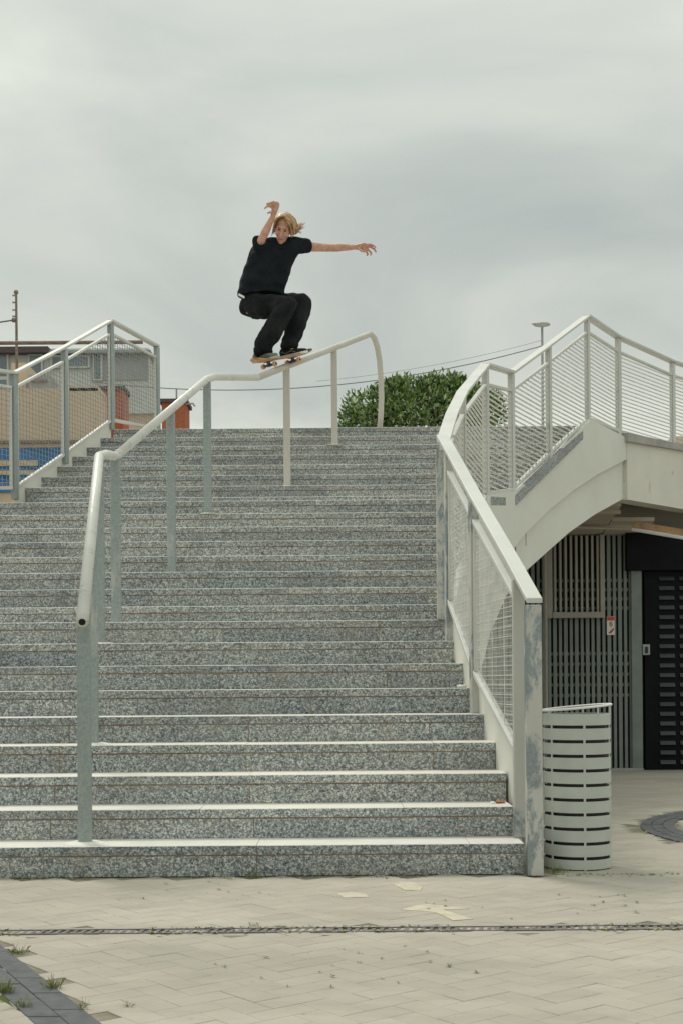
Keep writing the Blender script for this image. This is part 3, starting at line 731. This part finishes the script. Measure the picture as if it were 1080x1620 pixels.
# horizontal pipe rail over the roof
HR = empty('roof_railing', (-10, 33, 9), 'thin brown pipe railing crossing behind the left fence above the roofs', 'railing')
a, b = W(-80, 543, 30), W(226, 541, 30); MB().tube([a, b], .045, 8).build('top_pipe', M_RUSTM, HR)
for px in (-60, 172): a = W(px, 542, 30); MB().tube([(a.x, a.y, -.24), a], .04, 8).build('post', M_RUSTM, HR)
AN = empty('antenna_mast', (-8, 32, 5), 'thin rusty antenna mast with short side stubs at the far left', 'antenna')
D5 = 32
a, b = W(27, 615, D5), W(25.5, 462, D5); MB().tube([(a.x, D5, 6.2), a, b], [.042, .038, .028], 8).build('mast', M_RUSTM, AN)
for i, py in enumerate((467, 478, 490, 500)): c = W(25.5, py, D5); MB().tube([c, c+Vector((-.09, 0, .0))], .022, 6).build('stub', M_GRYW, AN)
MB().sph(b, .06, 8, 6).build('mast_tip', M_RUSTM, AN); c = W(25.5, 506, D5); MB().sph(c+Vector((-.06, 0, 0)), .06, 8, 6).build('guy_clamp', M_RUSTM, AN)
c2 = c+Vector((-3, 0, -.42)); tag(MB().tube([c+Vector((-.06, 0, 0)), c2], .02, 6).build('guy_wire', M_CABLE), 'short guy wire running left from the antenna mast', 'wire')
def wire(p, q, D, sag, label, rad, dd=6):
    a, b = W(p[0], p[1], D), W(q[0], q[1], D+dd); pts = []
    for i in range(25):
        f = i/24; v = a.lerp(b, f); v.z -= sag*4*f*(1-f); pts.append(v)
    tag(MB().tube(pts, rad, 6).build('overhead_wire', M_CABLE), label, 'wire', 'overhead wires')
wire((150, 604), (857, 547), 30, .52, 'thicker overhead wire sagging across the sky behind the handrail', .011, 0)
wire((500, 603), (857, 538), 30, .12, 'thin faint overhead wire above the bush', .004, 0)
# street lamp
SLP = empty('street_lamp', W(857, 560, 30), 'small street lamp with a flat round head beyond the upper right fence', 'street lamp')
a = W(857, 514, 30); MB().tube([(a.x, 30, 4.1), (a.x, 30, a.z-.05)], [.04, .028], 10).build('pole', M_GRYW, SLP)
MB().tube([(a.x, 30, a.z-.05), (a.x, 30, a.z-.02), (a.x, 30, a.z), (a.x, 30, a.z+.025), (a.x, 30, a.z+.05)], [.035, .06, .19, .18, .05], 16).build('lamp_head', M_WHW, SLP, smooth=True)
c = a+Vector((-.08, 0, .03)); MB().sph(c, (.17, .1, .03), 12, 6).build('glass', M_BEIGE, SLP)
# bush
def bush():
    root = empty('evergreen_bush', W(650, 668, 24), 'glossy green evergreen bush rising behind the top step', 'bush')
    m, t, b = newmat('glossy_leaf'); g = N(t, 'ShaderNodeNewGeometry')
    c = ramp(t, g.outputs['Random Per Island'], [(0, (.03, .07, .018)), (.3, (.09, .17, .04)), (.7, (.22, .33, .09)), (1, (.52, .56, .30))])
    t.links.new(c, b.inputs['Base Color']); b.inputs['Roughness'].default_value = .38
    blobs = [(590, 648, 52, 38), (640, 632, 55, 42), (700, 628, 58, 42), (735, 640, 50, 44), (570, 668, 38, 26), (660, 660, 100, 45), (625, 612, 22, 18), (770, 650, 30, 40), (715, 606, 26, 18), (683, 603, 14, 12)]
    rnd = random.Random(3); V, Fc = [], []; D = 24
    per = 0
    mb = MB()
    for (px, py, rx, ry) in blobs:
        py += 6; c = W(px, py, D); a, h = rx*D/F, ry*D/F; nn = int(2600*a*h)+80
        for _ in range(nn):
            th, u = rnd.uniform(0, 2*math.pi), rnd.uniform(-1, 1); q = math.sqrt(1-u*u); rr = rnd.uniform(.72, 1.06)
            p = c+Vector((a*rr*q*math.cos(th), .75*a*rr*q*math.sin(th), h*rr*u))
            L = rnd.uniform(.075, .13); wd = L*.38
            d = Vector((q*math.cos(th), q*math.sin(th), u*.8+.5))+Vector((rnd.gauss(0, .55), rnd.gauss(0, .55), rnd.gauss(0, .55))); d.normalize()
            s = d.orthogonal().normalized(); s.rotate(Matrix.Rotation(rnd.uniform(0, 6.28), 3, d)); nn_ = s.cross(d)
            mb.add([p, p+d*L*.5+s*wd*.5+nn_*.008, p+d*L-nn_*.012, p+d*L*.5-s*wd*.5+nn_*.008], [(0, 1, 2), (0, 2, 3)])
    o = mb.build('crown', m, root)
    dk = plain('dark_branch_wood', (.05, .04, .03), .9)  # branches in one dark brown tone
    br = MB(); base = W(650, 700, D); base.z = 4.1
    for i in range(26):
        px, py, rx, ry = blobs[i % len(blobs)]; tp = W(px+rnd.uniform(-.7, .7)*rx, py+rnd.uniform(-.6, .5)*ry, D+rnd.uniform(-.3, .3))
        b0 = base+Vector((rnd.uniform(-.9, .9), rnd.uniform(-.3, .3), 0)); mid = b0.lerp(tp, .5)+Vector((rnd.uniform(-.1, .1), 0, .05))
        br.tube([b0, mid, tp], [.035, .022, .008], 6)
    br.build('trunk', dk, root)
    # twiggy dense core that keeps light from passing straight through
    tw = MB()
    for (px, py, rx, ry) in blobs:
        c = W(px, py, D+.15); a, h = rx*D/F*.72, ry*D/F*.72
        for _ in range(int(700*a*h)+30):
            th, u = rnd.uniform(0, 2*math.pi), rnd.uniform(-1, 1); q = math.sqrt(1-u*u); p = c+Vector((a*q*math.cos(th), .7*a*q*math.sin(th), h*u))
            d = Vector((rnd.gauss(0, 1), rnd.gauss(0, 1), rnd.gauss(0, 1))).normalized(); s = d.orthogonal().normalized()
            tw.add([p-d*.09, p+s*.06, p+d*.09, p-s*.06], [(0, 1, 2, 3)])
    tw.build('inner_foliage', m, root)
bush()
# ------------------------------------------------------------ weeds and litter
m, t, b = newmat('weed_leaf'); g = N(t, 'ShaderNodeNewGeometry')
t.links.new(ramp(t, g.outputs['Random Per Island'], [(0, (.09, .14, .03)), (.6, (.17, .22, .06)), (1, (.36, .32, .13))]), b.inputs['Base Color']); M_WEED = m
rnd = random.Random(11)
def gpt(px, py):
    x, y = true_xy(px, py); D = F*EYE/y
    return Vector((x*D/F, D, gz(D)))
def tuft(px, py, size, nb, label, spread=1.0):
    size *= .85; nb = int(nb*2.6); c = gpt(px, py); mb = MB()
    for _ in range(nb):
        a = rnd.uniform(0, 6.28); rr = size*.5*rnd.random()*spread; p = c+Vector((rr*math.cos(a), rr*math.sin(a)*.8, 0))
        h = size*rnd.choice((.35, .5, .6, .8, 1.2))*rnd.uniform(.7, 1.2); b_ = a+rnd.gauss(0, .9); out = Vector((math.cos(b_), math.sin(b_), 0))*h*rnd.uniform(.1, 1.3); s = Vector((-math.sin(a), math.cos(a), 0))*size*.016
        mb.add([p-s, p+s, p+out*.5+Vector((0, 0, h*.7))+s*.6, p+out+Vector((0, 0, h*.75)), p+out*.5+Vector((0, 0, h*.7))-s*.6], [(0, 1, 2, 3, 4)])
    tag(mb.build('grass_tuft', M_WEED), label, 'weed', 'weeds growing in the paving joints')
tuft(30, 1510, .05, 40, 'green grass tuft at the upper edge of the dark stone band', 1.6)
tuft(84, 1564, .06, 50, 'bushiest grass tuft on the right edge of the dark stone band', 1.2)
tuft(8, 1572, .07, 50, 'yellowish grass tuft at the left picture edge on the dark band')
tuft(36, 1594, .05, 34, 'low grass tuft on the dark band below the yellowish one', 1.8)
tuft(131, 1598, .055, 12, 'small upright weed right of the dark stone band')
tuft(202, 1594, .032, 18, 'flat grass tuft on open paving near the bottom edge', 1.8)
tuft(398, 1389, .05, 26, 'green weed at the foot of the bottom step near its middle', 1.6)
tuft(402, 1466, .028, 24, 'weed growing on the drain left of centre', 2.4)
tuft(880, 1381, .05, 60, 'moss and grass around the foot of the litter bin', 2.6)
# fine moss / seedlings along joints
mb = MB()
def sprig(x, y, s):
    for _ in range(5):
        a = rnd.uniform(0, 6.28); d = Vector((math.cos(a), math.sin(a), .5))*s; p = Vector((x, y, gz(y)+.001)); q = Vector((-d.y, d.x, 0))*.25
        mb.add([p, p+d*.6+q, p+d, p+d*.6-q], [(0, 1, 2, 3)])
for _ in range(1500):
    x = rnd.uniform(-2.2, 2.6)
    k = rnd.random()
    if k < .38: y = 5.43+rnd.choice((-.055, .055))+rnd.gauss(0, .008); 
    elif k < .62: y = A-.02-abs(rnd.gauss(0, .05))
    elif k < .9:
        y = rnd.uniform(3.9, 6.9); u = round(((x*math.cos(R(38))+(y-3.5)*math.sin(R(38))))/.105)*.105; v = -x*math.sin(R(38))+(y-3.5)*math.cos(R(38)); x, y = u*math.cos(R(38))-v*math.sin(R(38)), u*math.sin(R(38))+v*math.cos(R(38))+3.5
        if noise and math.sin(x*2.1+y)*math.cos(y*3.3-x) < .35: continue
    else:
        a = rnd.uniform(R(105), R(260)); rr = ARC_R+rnd.choice((0.01, -.26)); x, y = ARC_C[0]+rr*math.cos(a), ARC_C[1]+rr*math.sin(a)
    if math.sin(x*5.3+1)*math.sin(x*1.9) < -.15 and k < .62: continue
    sprig(x, y, rnd.uniform(.006, .017))
tag(mb.build('joint_weeds', M_WEED), kind='stuff')
def crumple(name, p, sx, sy, sz, mat, label, cat, seed):
    rr = random.Random(seed); q = MB().sph((0, 0, 0), (sx, sy, sz), 9, 6)
    q.v = [v*rr.uniform(.6, 1.25)+Vector(p)+Vector((0, 0, sz*.8)) for v in q.v]; tag(q.build(name, mat), label, cat)
crumple('crumpled_paper', W(727, 1087, 8.70), .035, .02, .010, M_PAPER, 'white crumpled paper on a step beside the lower right fence', 'litter', 1) if False else None
pp = Vector((.80, Dn(6)+.12, 6*r)); crumple('crumpled_paper', pp, .045, .03, .012, M_PAPER, 'white crumpled paper on a step beside the lower right fence', 'litter', 1)
pp = Vector((.90, Dn(3)+.10-.32+.30, 2*r)); pp = Vector((.90, Dn(2)+.20, 2*r)); crumple('dry_leaf', pp, .035, .03, .008, M_LEAFB, 'curled brown leaf on the second step by the fence', 'leaf', 2)
pp = Vector((.865, Dn(2)+.20, 2*r)); crumple('paper_scrap', pp, .02, .03, .006, M_PAPER, 'tiny white paper scrap beside the brown leaf', 'litter', 3)
#PERSON
# ------------------------------------------------------------ skateboard
PD = 13.95
def P(px, py, dd=0): return W(px, py, PD+dd)
T0, T1 = P(401, 574, -.31), P(491, 558.5, .27)
ax = (T1-T0).normalized(); sv = Vector((ax.y, -ax.x, 0)).normalized(); up = sv.cross(ax).normalized(); BL_ = (T1-T0).length
M_DECK = plain('worn_maple_ply', (.46, .26, .12), .55, 0, .3, 14, .1)
M_GRIP = plain('black_griptape', (.03, .03, .03), .95, 0, .1, 60, .2)
M_WHEEL = plain('amber_urethane', (.62, .36, .16), .45, 0, .1, 10, 0)
M_TRUCK = plain('dark_truck_metal', (.10, .10, .11), .35, .8, .2, 20, 0)
SK = empty('skateboard', T0.lerp(T1, .5), 'worn maple skateboard with amber wheels grinding across the kinked handrail', 'skateboard')
def deck(th0, th1, name, mat, grow=0):
    ns, nw = 26, 6; V, Fc = [], []
    for lay in (th0, th1):
        for i in range(ns+1):
            f = i/ns; s = f*BL_; e = min(s, BL_-s)
            hw = .104*math.sqrt(max(0.0, 1-((.11-e)/.11)**2)) if e < .11 else .104
            hw = max(hw, .006)+grow
            kick = .042*max(0, (.16-e)/.16)**1.4
            for j in range(nw+1):
                g = -1+2*j/nw; c = T0+ax*s+sv*(g*hw)+up*(kick+lay+.008*g*g); V.append(c)
    n1 = (ns+1)*(nw+1); I = lambda i, j, l: l*n1+i*(nw+1)+j
    for i in range(ns):
        for j in range(nw):
            Fc.append((I(i, j, 0), I(i, j+1, 0), I(i+1, j+1, 0), I(i+1, j, 0))); Fc.append((I(i, j, 1), I(i+1, j, 1), I(i+1, j+1, 1), I(i, j+1, 1)))
        for j in (0, nw): Fc.append((I(i, j, 0), I(i+1, j, 0), I(i+1, j, 1), I(i, j, 1)))
    for i in (0, ns):
        for j in range(nw): Fc.append((I(i, j, 0), I(i, j+1, 0), I(i, j+1, 1), I(i, j, 1)))
    return MB().add(V, Fc).build(name, mat, SK, smooth=False, solid=True)
deck(-.012, .0, 'deck', M_DECK); deck(.0008, .002, 'grip_tape', M_GRIP, -.001)
for f in (.25, .67):
    c = T0+ax*(BL_*f)
    tr = MB().beam(c-ax*.045-up*.016, c+ax*.045-up*.016, .055, .006, sv).build('truck_base', M_TRUCK, SK)
    MB().cap(c-up*.02, c-up*.048, .022, .016, 10).tube([c-up*.052-sv*.065, c-up*.052, c-up*.052+sv*.065], [.012, .019, .012], 10).tube([c-up*.052-sv*.115, c-up*.052+sv*.115], .0045, 8).build('hanger', M_TRUCK, tr)
    for s in (-1, 1):
        q = c-up*.052+sv*s*.092
        wv = MB().tube([q-sv*.017, q-sv*.012, q+sv*.012, q+sv*.017], [.022, .027, .027, .022], 18).build('wheel', M_WHEEL, SK)
        MB().tube([q+sv*s*.0165, q+sv*s*.0185], .011, 12).build('bearing', M_BLACK, wv)
# ------------------------------------------------------------ skater
PER = empty('person', P(430, 560, 0), 'long-haired blond skater in black T-shirt and trousers crouching on the skateboard with arms out', 'person')
def remesh(o, vox, sm=6, disp=None):
    m = o.modifiers.new('skin', 'REMESH'); m.mode = 'VOXEL'; m.voxel_size = vox; m.use_smooth_shade = True
    m = o.modifiers.new('soft', 'SMOOTH'); m.factor = .5; m.iterations = sm
    for k, (size, st, depth) in enumerate(disp or []):
        tx = bpy.data.textures.new('folds', 'CLOUDS'); tx.noise_scale = size; tx.noise_depth = depth
        d = o.modifiers.new('folds', 'DISPLACE'); d.texture = tx; d.strength = st; d.mid_level = .5; d.texture_coords = 'GLOBAL'
    return o
m, t, b = newmat('skin'); v = coords(t)
t.links.new(ramp(t, noise(t, v, 16, 4, .6), [(.3, (.48, .23, .165)), (.7, (.70, .42, .32))]), b.inputs['Base Color']); b.inputs['Roughness'].default_value = .5
b.inputs['Subsurface Weight'].default_value = .08; b.inputs['Subsurface Radius'].default_value = (.02, .008, .004); M_SKIN = m
def cloth(name, c0, c1, sc):
    m, t, b = newmat(name); v = coords(t)
    t.links.new(ramp(t, noise(t, v, sc, 5, .65), [(.35, c0), (.7, c1)]), b.inputs['Base Color']); b.inputs['Roughness'].default_value = .92
    b.inputs['Specular IOR Level'].default_value = .25
    bump(t, b, noise(t, coords(t, (1.6, 1.6, .55)), 13, 4, .55, .8), .65, .03); return m
M_SHIRT = cloth('black_cotton', (.006, .009, .013), (.015, .020, .026), 6)
M_TROU = cloth('washed_black_twill', (.006, .008, .010), (.022, .024, .026), 5)
# body: one continuous figure
Bd = MB()
hipL, hipR = P(402, 482, -.08), P(420, 476, .10)
kL, kR = P(455, 487, -.26), P(482, 482, .03); aL, aR = P(417, 556, -.20), P(462, 550, .06)
nk = P(444, 388, -.12); ch = P(438, 400, -.08); pv = P(408, 470, .0)
Bd.cap(pv, P(424, 432, -.02), .09, .09).cap(P(424, 432, -.02), ch, .09, .105)
Bd.cap(ch, nk, .085, .055).cap(nk, P(446, 377, -.16), .052, .055)
for h, k, a in ((hipL, kL, aL), (hipR, kR, aR)): Bd.cap(h, k, .075, .045).cap(k, k.lerp(a, .4), .045, .045).cap(k.lerp(a, .4), a, .045, .034)
# head, tilted to the right and looking down
tilt = Matrix.Rotation(R(12), 3, 'Y'); look = Matrix.Rotation(R(34), 3, 'X'); HM = tilt @ look
hc = P(448.5, 361.5, -.20); HS = 1.17
def H(x, y, z): return hc+HM@(Vector((x, y, z))*HS)
Bd.sph(H(0, .035, .035), (0.0889, 0.1100, 0.1030), 20, 14, HM)       # cranium
Bd.sph(H(0, -.015, -.015), (0.0772, 0.0877, 0.1030), 20, 14, HM)     # face
Bd.sph(H(0, -.035, -.075), (0.0538, 0.0608, 0.0526), 16, 10, HM)     # jaw
Bd.sph(H(0, -.062, -.107), (0.0246, 0.0234, 0.0199), 12, 8, HM)      # chin
Bd.cap(H(0, -.082, .008), H(0, -.108, -.036), .012, .017, 10)  # nose
Bd.sph(H(0, -.094, -.042), (0.0257, 0.0164, 0.0117), 10, 6, HM)
for s in (-1, 1):
    Bd.sph(H(s*.040, -.066, -.030), (0.0257, 0.0211, 0.0234), 10, 8, HM)   # cheek
    Bd.cap(H(s*.012, -.083, .026), H(s*.045, -.070, .024), .013, .011, 8)    # brow ridge
    Bd.sph(H(s*.074, .02, -.018), (0.0140, 0.0257, 0.0398), 10, 8, HM)  # ear
Bd.cap(H(-.018, -.083, -.066), H(.018, -.083, -.066), .011, .011, 8)   # lips
Bd.cap(H(-.014, -.080, -.078), H(.014, -.080, -.078), .011, .011, 8)
# arms
shR, elR, wrR = P(474, 389, -.06), P(518, 391.5, -.05), P(562, 390.5, -.12)
shL, elL, wrL = P(411, 391, -.08), P(414, 379, -.33), P(432, 342, -.42)
for sh, el, wr in ((shR, elR, wrR), (shL, elL, wrL)):
    Bd.cap(sh, el, .056, .042).cap(el, el.lerp(wr, .35), .041, .044).cap(el.lerp(wr, .35), wr, .044, .027)
    Bd.cap(ch, sh, .08, .06)
def fing(pts, r0=.0130, r1=.0105):
    for i, (a, b) in enumerate(zip(pts, pts[1:])): Bd.cap(a, b, r0-(r0-r1)*i/3, r0-(r0-r1)*(i+1)/3, 8)
def hand(wr, palm, pw, pdir, fingers, thumb):
    Bd.cap(wr, palm, .027, .030, 10)
    k = (palm-wr).normalized()
    for s in (-1, -.33, .33, 1): Bd.cap(palm+pw*s*.028, palm+pw*s*.031+k*.03, .0135, .012, 8)
    Bd.cap(wr+k*.02+pw*.015, palm+pw*.022, .018, .017, 8); Bd.cap(wr+k*.02-pw*.015, palm-pw*.022, .018, .017, 8)
    for f in fingers: fing(f)
    fing(thumb, .0125, .0095)
pR = P(572, 390, -.14)
hand(wrR, pR, Vector((.15, -.6, .78)).normalized(), None,
     [[P(577, 386.5, -.16), P(584, 386, -.18), P(590, 388, -.19), P(593.5, 391, -.19)],
      [P(578, 389, -.145), P(586, 390.5, -.16), P(592, 394, -.165), P(594, 398, -.16)],
      [P(577, 392, -.13), P(583, 396, -.135), P(587, 400, -.125), P(586, 403, -.11)],
      [P(575, 394, -.115), P(579, 398, -.11), P(581.5, 401.5, -.10), P(580, 403.5, -.09)]],
     [P(567, 393, -.17), P(571, 396.5, -.19), P(576, 398, -.20)])
pL = P(435, 332, -.45)
hand(wrL, pL, Vector((.9, -.1, .35)).normalized(), None,
     [[P(431, 328, -.46), P(426, 325.5, -.48), P(422, 326.5, -.49), P(419, 329, -.49)],
      [P(433.5, 326, -.46), P(430, 321.5, -.48), P(426, 320.5, -.49), P(422.5, 322, -.49)],
      [P(437, 325.5, -.46), P(436, 321, -.48), P(433, 318.5, -.49), P(430, 319.5, -.49)],
      [P(440, 327, -.46), P(441, 322.5, -.47), P(439.5, 320, -.48), P(437, 319.5, -.49)]],
     [P(430.5, 337, -.46), P(427, 335, -.48), P(424, 336.5, -.49)])
remesh(Bd.build('body', M_SKIN, PER), .0062, 3)
M_DARKEYE = plain('dark_eye', (.03, .02, .02), .3, 0, .1, 5, 0); M_LIP = plain('lip', (.34, .09, .08), .5, 0, .1, 5, 0)
M_HAIR = None
for s in (-1, 1):
    MB().sph(H(s*.028, -.0825, .0065), (.0145, .008, .0065), 12, 8, HM).build('eye', M_DARKEYE, PER, smooth=True)
    MB().cap(H(s*.014, -.0945, .024), H(s*.043, -.083, .028), .0045, .004, 8).build('eyebrow', plain('brow_hair', (.22, .12, .06), .8, 0, .1, 20, 0), PER, smooth=True)
MB().cap(H(-.019, -.0905, -.0715), H(.019, -.0905, -.0715), .0042, .0042, 8).build('mouth', M_LIP, PER, smooth=True)
# hair: scalp cap and blown locks
m, t, b = newmat('blond_hair'); v = coords(t); g = N(t, 'ShaderNodeNewGeometry')
hcst = mixc(t, .55, ramp(t, g.outputs['Random Per Island'], [(0, (.20, .10, .045)), (.5, (.47, .29, .14)), (1, (.78, .56, .32))]), ramp(t, noise(t, v, 70, 3), [(.35, (.24, .13, .06)), (.65, (.66, .46, .25))]))
t.links.new(hcst, b.inputs['Base Color']); b.inputs['Roughness'].default_value = .42; M_HAIR = m
hr = MB(); rh = random.Random(5)
HR_ = MB().sph(H(.004, .043, .043), (.100, .114, .104), 24, 16, HM)
sc = HR_.build('hair', M_HAIR, PER, smooth=True)
def lock(pts, r0):
    Q = []
    for i in range(len(pts)-1):
        for k in range(4):
            f = k/4; a = pts[max(0, i-1)]; b_ = pts[i]; c = pts[i+1]; d = pts[min(len(pts)-1, i+2)]
            Q.append(.5*((2*b_)+(c-a)*f+(2*a-5*b_+4*c-d)*f*f+(3*b_-a-3*c+d)*f**3))
    Q.append(pts[-1]); n_ = len(Q)
    hr.tube(Q, [r0*(.55+.8*math.sin(math.pi*min(1, i/(n_-1)*1.15+.1))) if i < n_-1 else .001 for i in range(n_)], 6)
for i in range(130):                                   # right side, blown outwards
    f = rh.random(); g_ = rh.uniform(-.03, .09)
    a = H(rh.uniform(-.01, .03), g_, .125+rh.uniform(-.008, .004)); b1 = H(.078+rh.uniform(-.004, .012), g_*.9-.01, .07+rh.uniform(-.02, .02))
    b2 = H(.098+rh.uniform(0, .02), g_*.8, .0+rh.uniform(-.03, .03)); e = P(469+rh.uniform(-8, 9), 361+rh.uniform(-9, 9), -.15+rh.uniform(-.06, .08))
    if rh.random() < .35: e = P(477+rh.uniform(-6, 7), 356+rh.uniform(-6, 4), -.12+rh.uniform(-.05, .05))
    lock([a, b1, b2, e], rh.uniform(.003, .0075))
for i in range(60):                                   # left side and fringe, close to the face
    g_ = rh.uniform(-.045, .08)
    a = H(rh.uniform(-.01, .02), g_, .127+rh.uniform(-.008, .003)); b1 = H(-.055, g_-.02, .105); b2 = H(-.082+rh.uniform(-.006, .006), g_-.015, .045+rh.uniform(-.02, .02)); e = H(-.083+rh.uniform(-.012, .008), g_+.01, -.035+rh.uniform(-.05, .04))
    lock([a, b1, b2, e], rh.uniform(.004, .0075))
for i in range(40):                                   # over the forehead towards the right temple
    a = H(rh.uniform(-.02, .01), -.03, .128); b1 = H(.035+rh.uniform(-.02, .02), -.062, .098); b2 = H(.068, -.052+rh.uniform(-.01, .01), .045); e = H(.080+rh.uniform(-.004, .02), -.03, -.02+rh.uniform(-.04, .02))
    lock([a, b1, b2, e], rh.uniform(.003, .006))
hr.build('hair_lock', M_HAIR, sc, smooth=True)
# T-shirt
def loft(mb, secs, n=24, pw=2.4):
    V, Fc = [], []
    for c, u, v in secs:
        for j in range(n):
            a = 2*math.pi*j/n; ca, sa = math.cos(a), math.sin(a)
            k = lambda q: math.copysign(abs(q)**(2/pw), q)
            V.append(c+u*k(ca)+v*k(sa))
    for i in range(len(secs)-1):
        for j in range(n): Fc.append((i*n+j, i*n+(j+1)%n, (i+1)*n+(j+1)%n, (i+1)*n+j))
    Fc += [tuple(reversed(range(n))), tuple((len(secs)-1)*n+j for j in range(n))]
    mb.add(V, Fc)
def sec(xa, ya, xb, yb, dd, dep, yaw=0):
    a, b = P(xa, ya, dd-yaw), P(xb, yb, dd+yaw); c = (a+b)/2; u = (b-a)/2; v = Vector((-u.y, u.x, 0)).normalized()*dep
    return (c, u, v)
sh = MB()
loft(sh, [sec(377, 470, 448, 467, .0, .175), sec(374.5, 460, 449, 458, -.01, .16), sec(379, 444, 455, 444, -.03, .15), sec(386, 424, 461, 424, -.06, .14),
          sec(392, 406, 468, 408, -.08, .135), sec(400, 392, 474, 396, -.09, .12), sec(410, 383, 472, 386, -.10, .10), sec(424, 378, 464, 381, -.10, .07)])
sh.cap(P(468, 387, -.07), P(482, 390.5, -.06), .083, .088, 16).cap(P(448, 386, -.09), P(468, 386, -.07), .07, .075, 16)
sh.cap(P(420, 392, -.12), P(412, 386, -.24), .095, .088, 16)
sho = remesh(sh.build('t_shirt', M_SHIRT, PER), .010, 7, [(.12, .050, 0), (.05, .008, 1)])
col = MB(); cc = P(444.5, 387, -.155)
MB().tube([cc+Vector((.075*math.cos(2*math.pi*i/28), .06*math.sin(2*math.pi*i/28)+.0, -.018+.03*math.sin(2*math.pi*i/28))) for i in range(29)], .008, 8, cap=False).build('collar', M_SHIRT, PER, smooth=True)
# trousers
tr_ = MB()
tr_.sph(P(406, 474, .02), (.165, .165, .13), 18, 12)
tr_.sph(P(396, 484, .05), (.125, .13, .125), 16, 12)
tr_.cap(P(408, 484, -.08), P(454, 483, -.25), .135, .103, 16).cap(P(454, 485, -.25), P(433, 520, -.22), .100, .112, 16).cap(P(433, 520, -.22), P(417, 548, -.19), .112, .105, 16)
tr_.cap(P(425, 480, .10), P(479, 479, .04), .115, .098, 16).cap(P(479, 482, .04), P(469, 515, .06), .096, .108, 16).cap(P(469, 515, .06), P(459, 538, .07), .108, .092, 16)
tr_.sph(P(417, 555, -.19), (.115, .11, .06), 14, 8).sph(P(458, 546, .07), (.10, .10, .06), 14, 8)
remesh(tr_.build('trousers', M_TROU, PER), .010, 6, [(.12, .045, 0), (.05, .010, 1)])
MB().sph(P(391.5, 494, -.04), (.012, .02, .014), 10, 6).build('leather_patch', M_ORNG, PER)
MB().cap(P(379, 466, -.10), P(386, 470, -.13), .012, .012, 8).build('waistband', M_PAPER, PER)
# shoes
def shoe(centre, fd, upper, sole_m, sock, ln=.295):
    fd = fd.normalized(); sd_ = fd.cross(up).normalized(); S = MB(); n_ = 12
    secs = []
    for f, hw, hh in ((0, .022, .050), (.06, .034, .075), (.18, .039, .092), (.34, .041, .088), (.48, .044, .068), (.64, .049, .052), (.80, .049, .042), (.93, .036, .034), (1.0, .014, .024)):
        c = centre+fd*((f-.5)*ln)+up*(.022+hh*.5); secs.append((c, sd_*hw, up*hh*.5))
    loft(S, secs, 16, 2.5)
    e = MB(); V = []
    o1 = S.build('shoe', upper, PER, smooth=True)
    pr = [(0, .028), (.03, .037), (.15, .043), (.34, .043), (.55, .050), (.72, .054), (.88, .048), (.96, .033), (1.0, .012)]
    poly = [centre+fd*((f-.5)*(ln+.016))+sd_*w_ for f, w_ in pr]+[centre+fd*((f-.5)*(ln+.016))-sd_*w_ for f, w_ in reversed(pr)]
    e.prism([p+up*.003 for p in poly], up*.024).build('sole', sole_m, o1, solid=True)
    st = MB(); k = centre-fd*(ln*.26)
    st.tube([k+up*.085, k+up*.16-fd*.006], [.036, .034], 14).build('sock', sock, o1, smooth=True)
    l = MB()
    for i in range(4):
        q = centre+fd*(ln*(-.06+i*.055))+up*(.105-i*.012); l.beam(q-sd_*.024, q+sd_*.024, .007, .004, fd)
    l.build('lace', upper if upper is M_BLACK else M_PAPER, o1)
    ss = MB()
    for s in (-1, 1):
        ss.tube([centre+fd*(ln*f)+sd_*s*hw+up*z for f, hw, z in ((-.42, .039, .062), (-.25, .0425, .040), (-.05, .0455, .058), (.10, .050, .036))], .0035, 6)
    ss.build('side_stripe', M_PAPER if False else plain('stripe_olive', (.35, .36, .25), .7, 0, .1, 20, 0), o1)
M_SHG = plain('grey_olive_suede', (.16, .18, .17), .9, 0, .35, 18, .2); M_SHB = plain('black_suede', (.014, .018, .022), .85, 0, .3, 18, .2); M_GUM = plain('gum_sole', (.42, .40, .34), .7, 0, .1, 10, 0)
d0 = (ax*.28+sv*.95); d1 = (ax*.62+sv*.78)
shoe(T0+ax*(BL_*.215)+sv*.005, d0, M_SHG, M_GUM, M_SHIRT)
shoe(T0+ax*(BL_*.70)+sv*.005, d1, M_SHB, M_PAPER, M_PAPER)
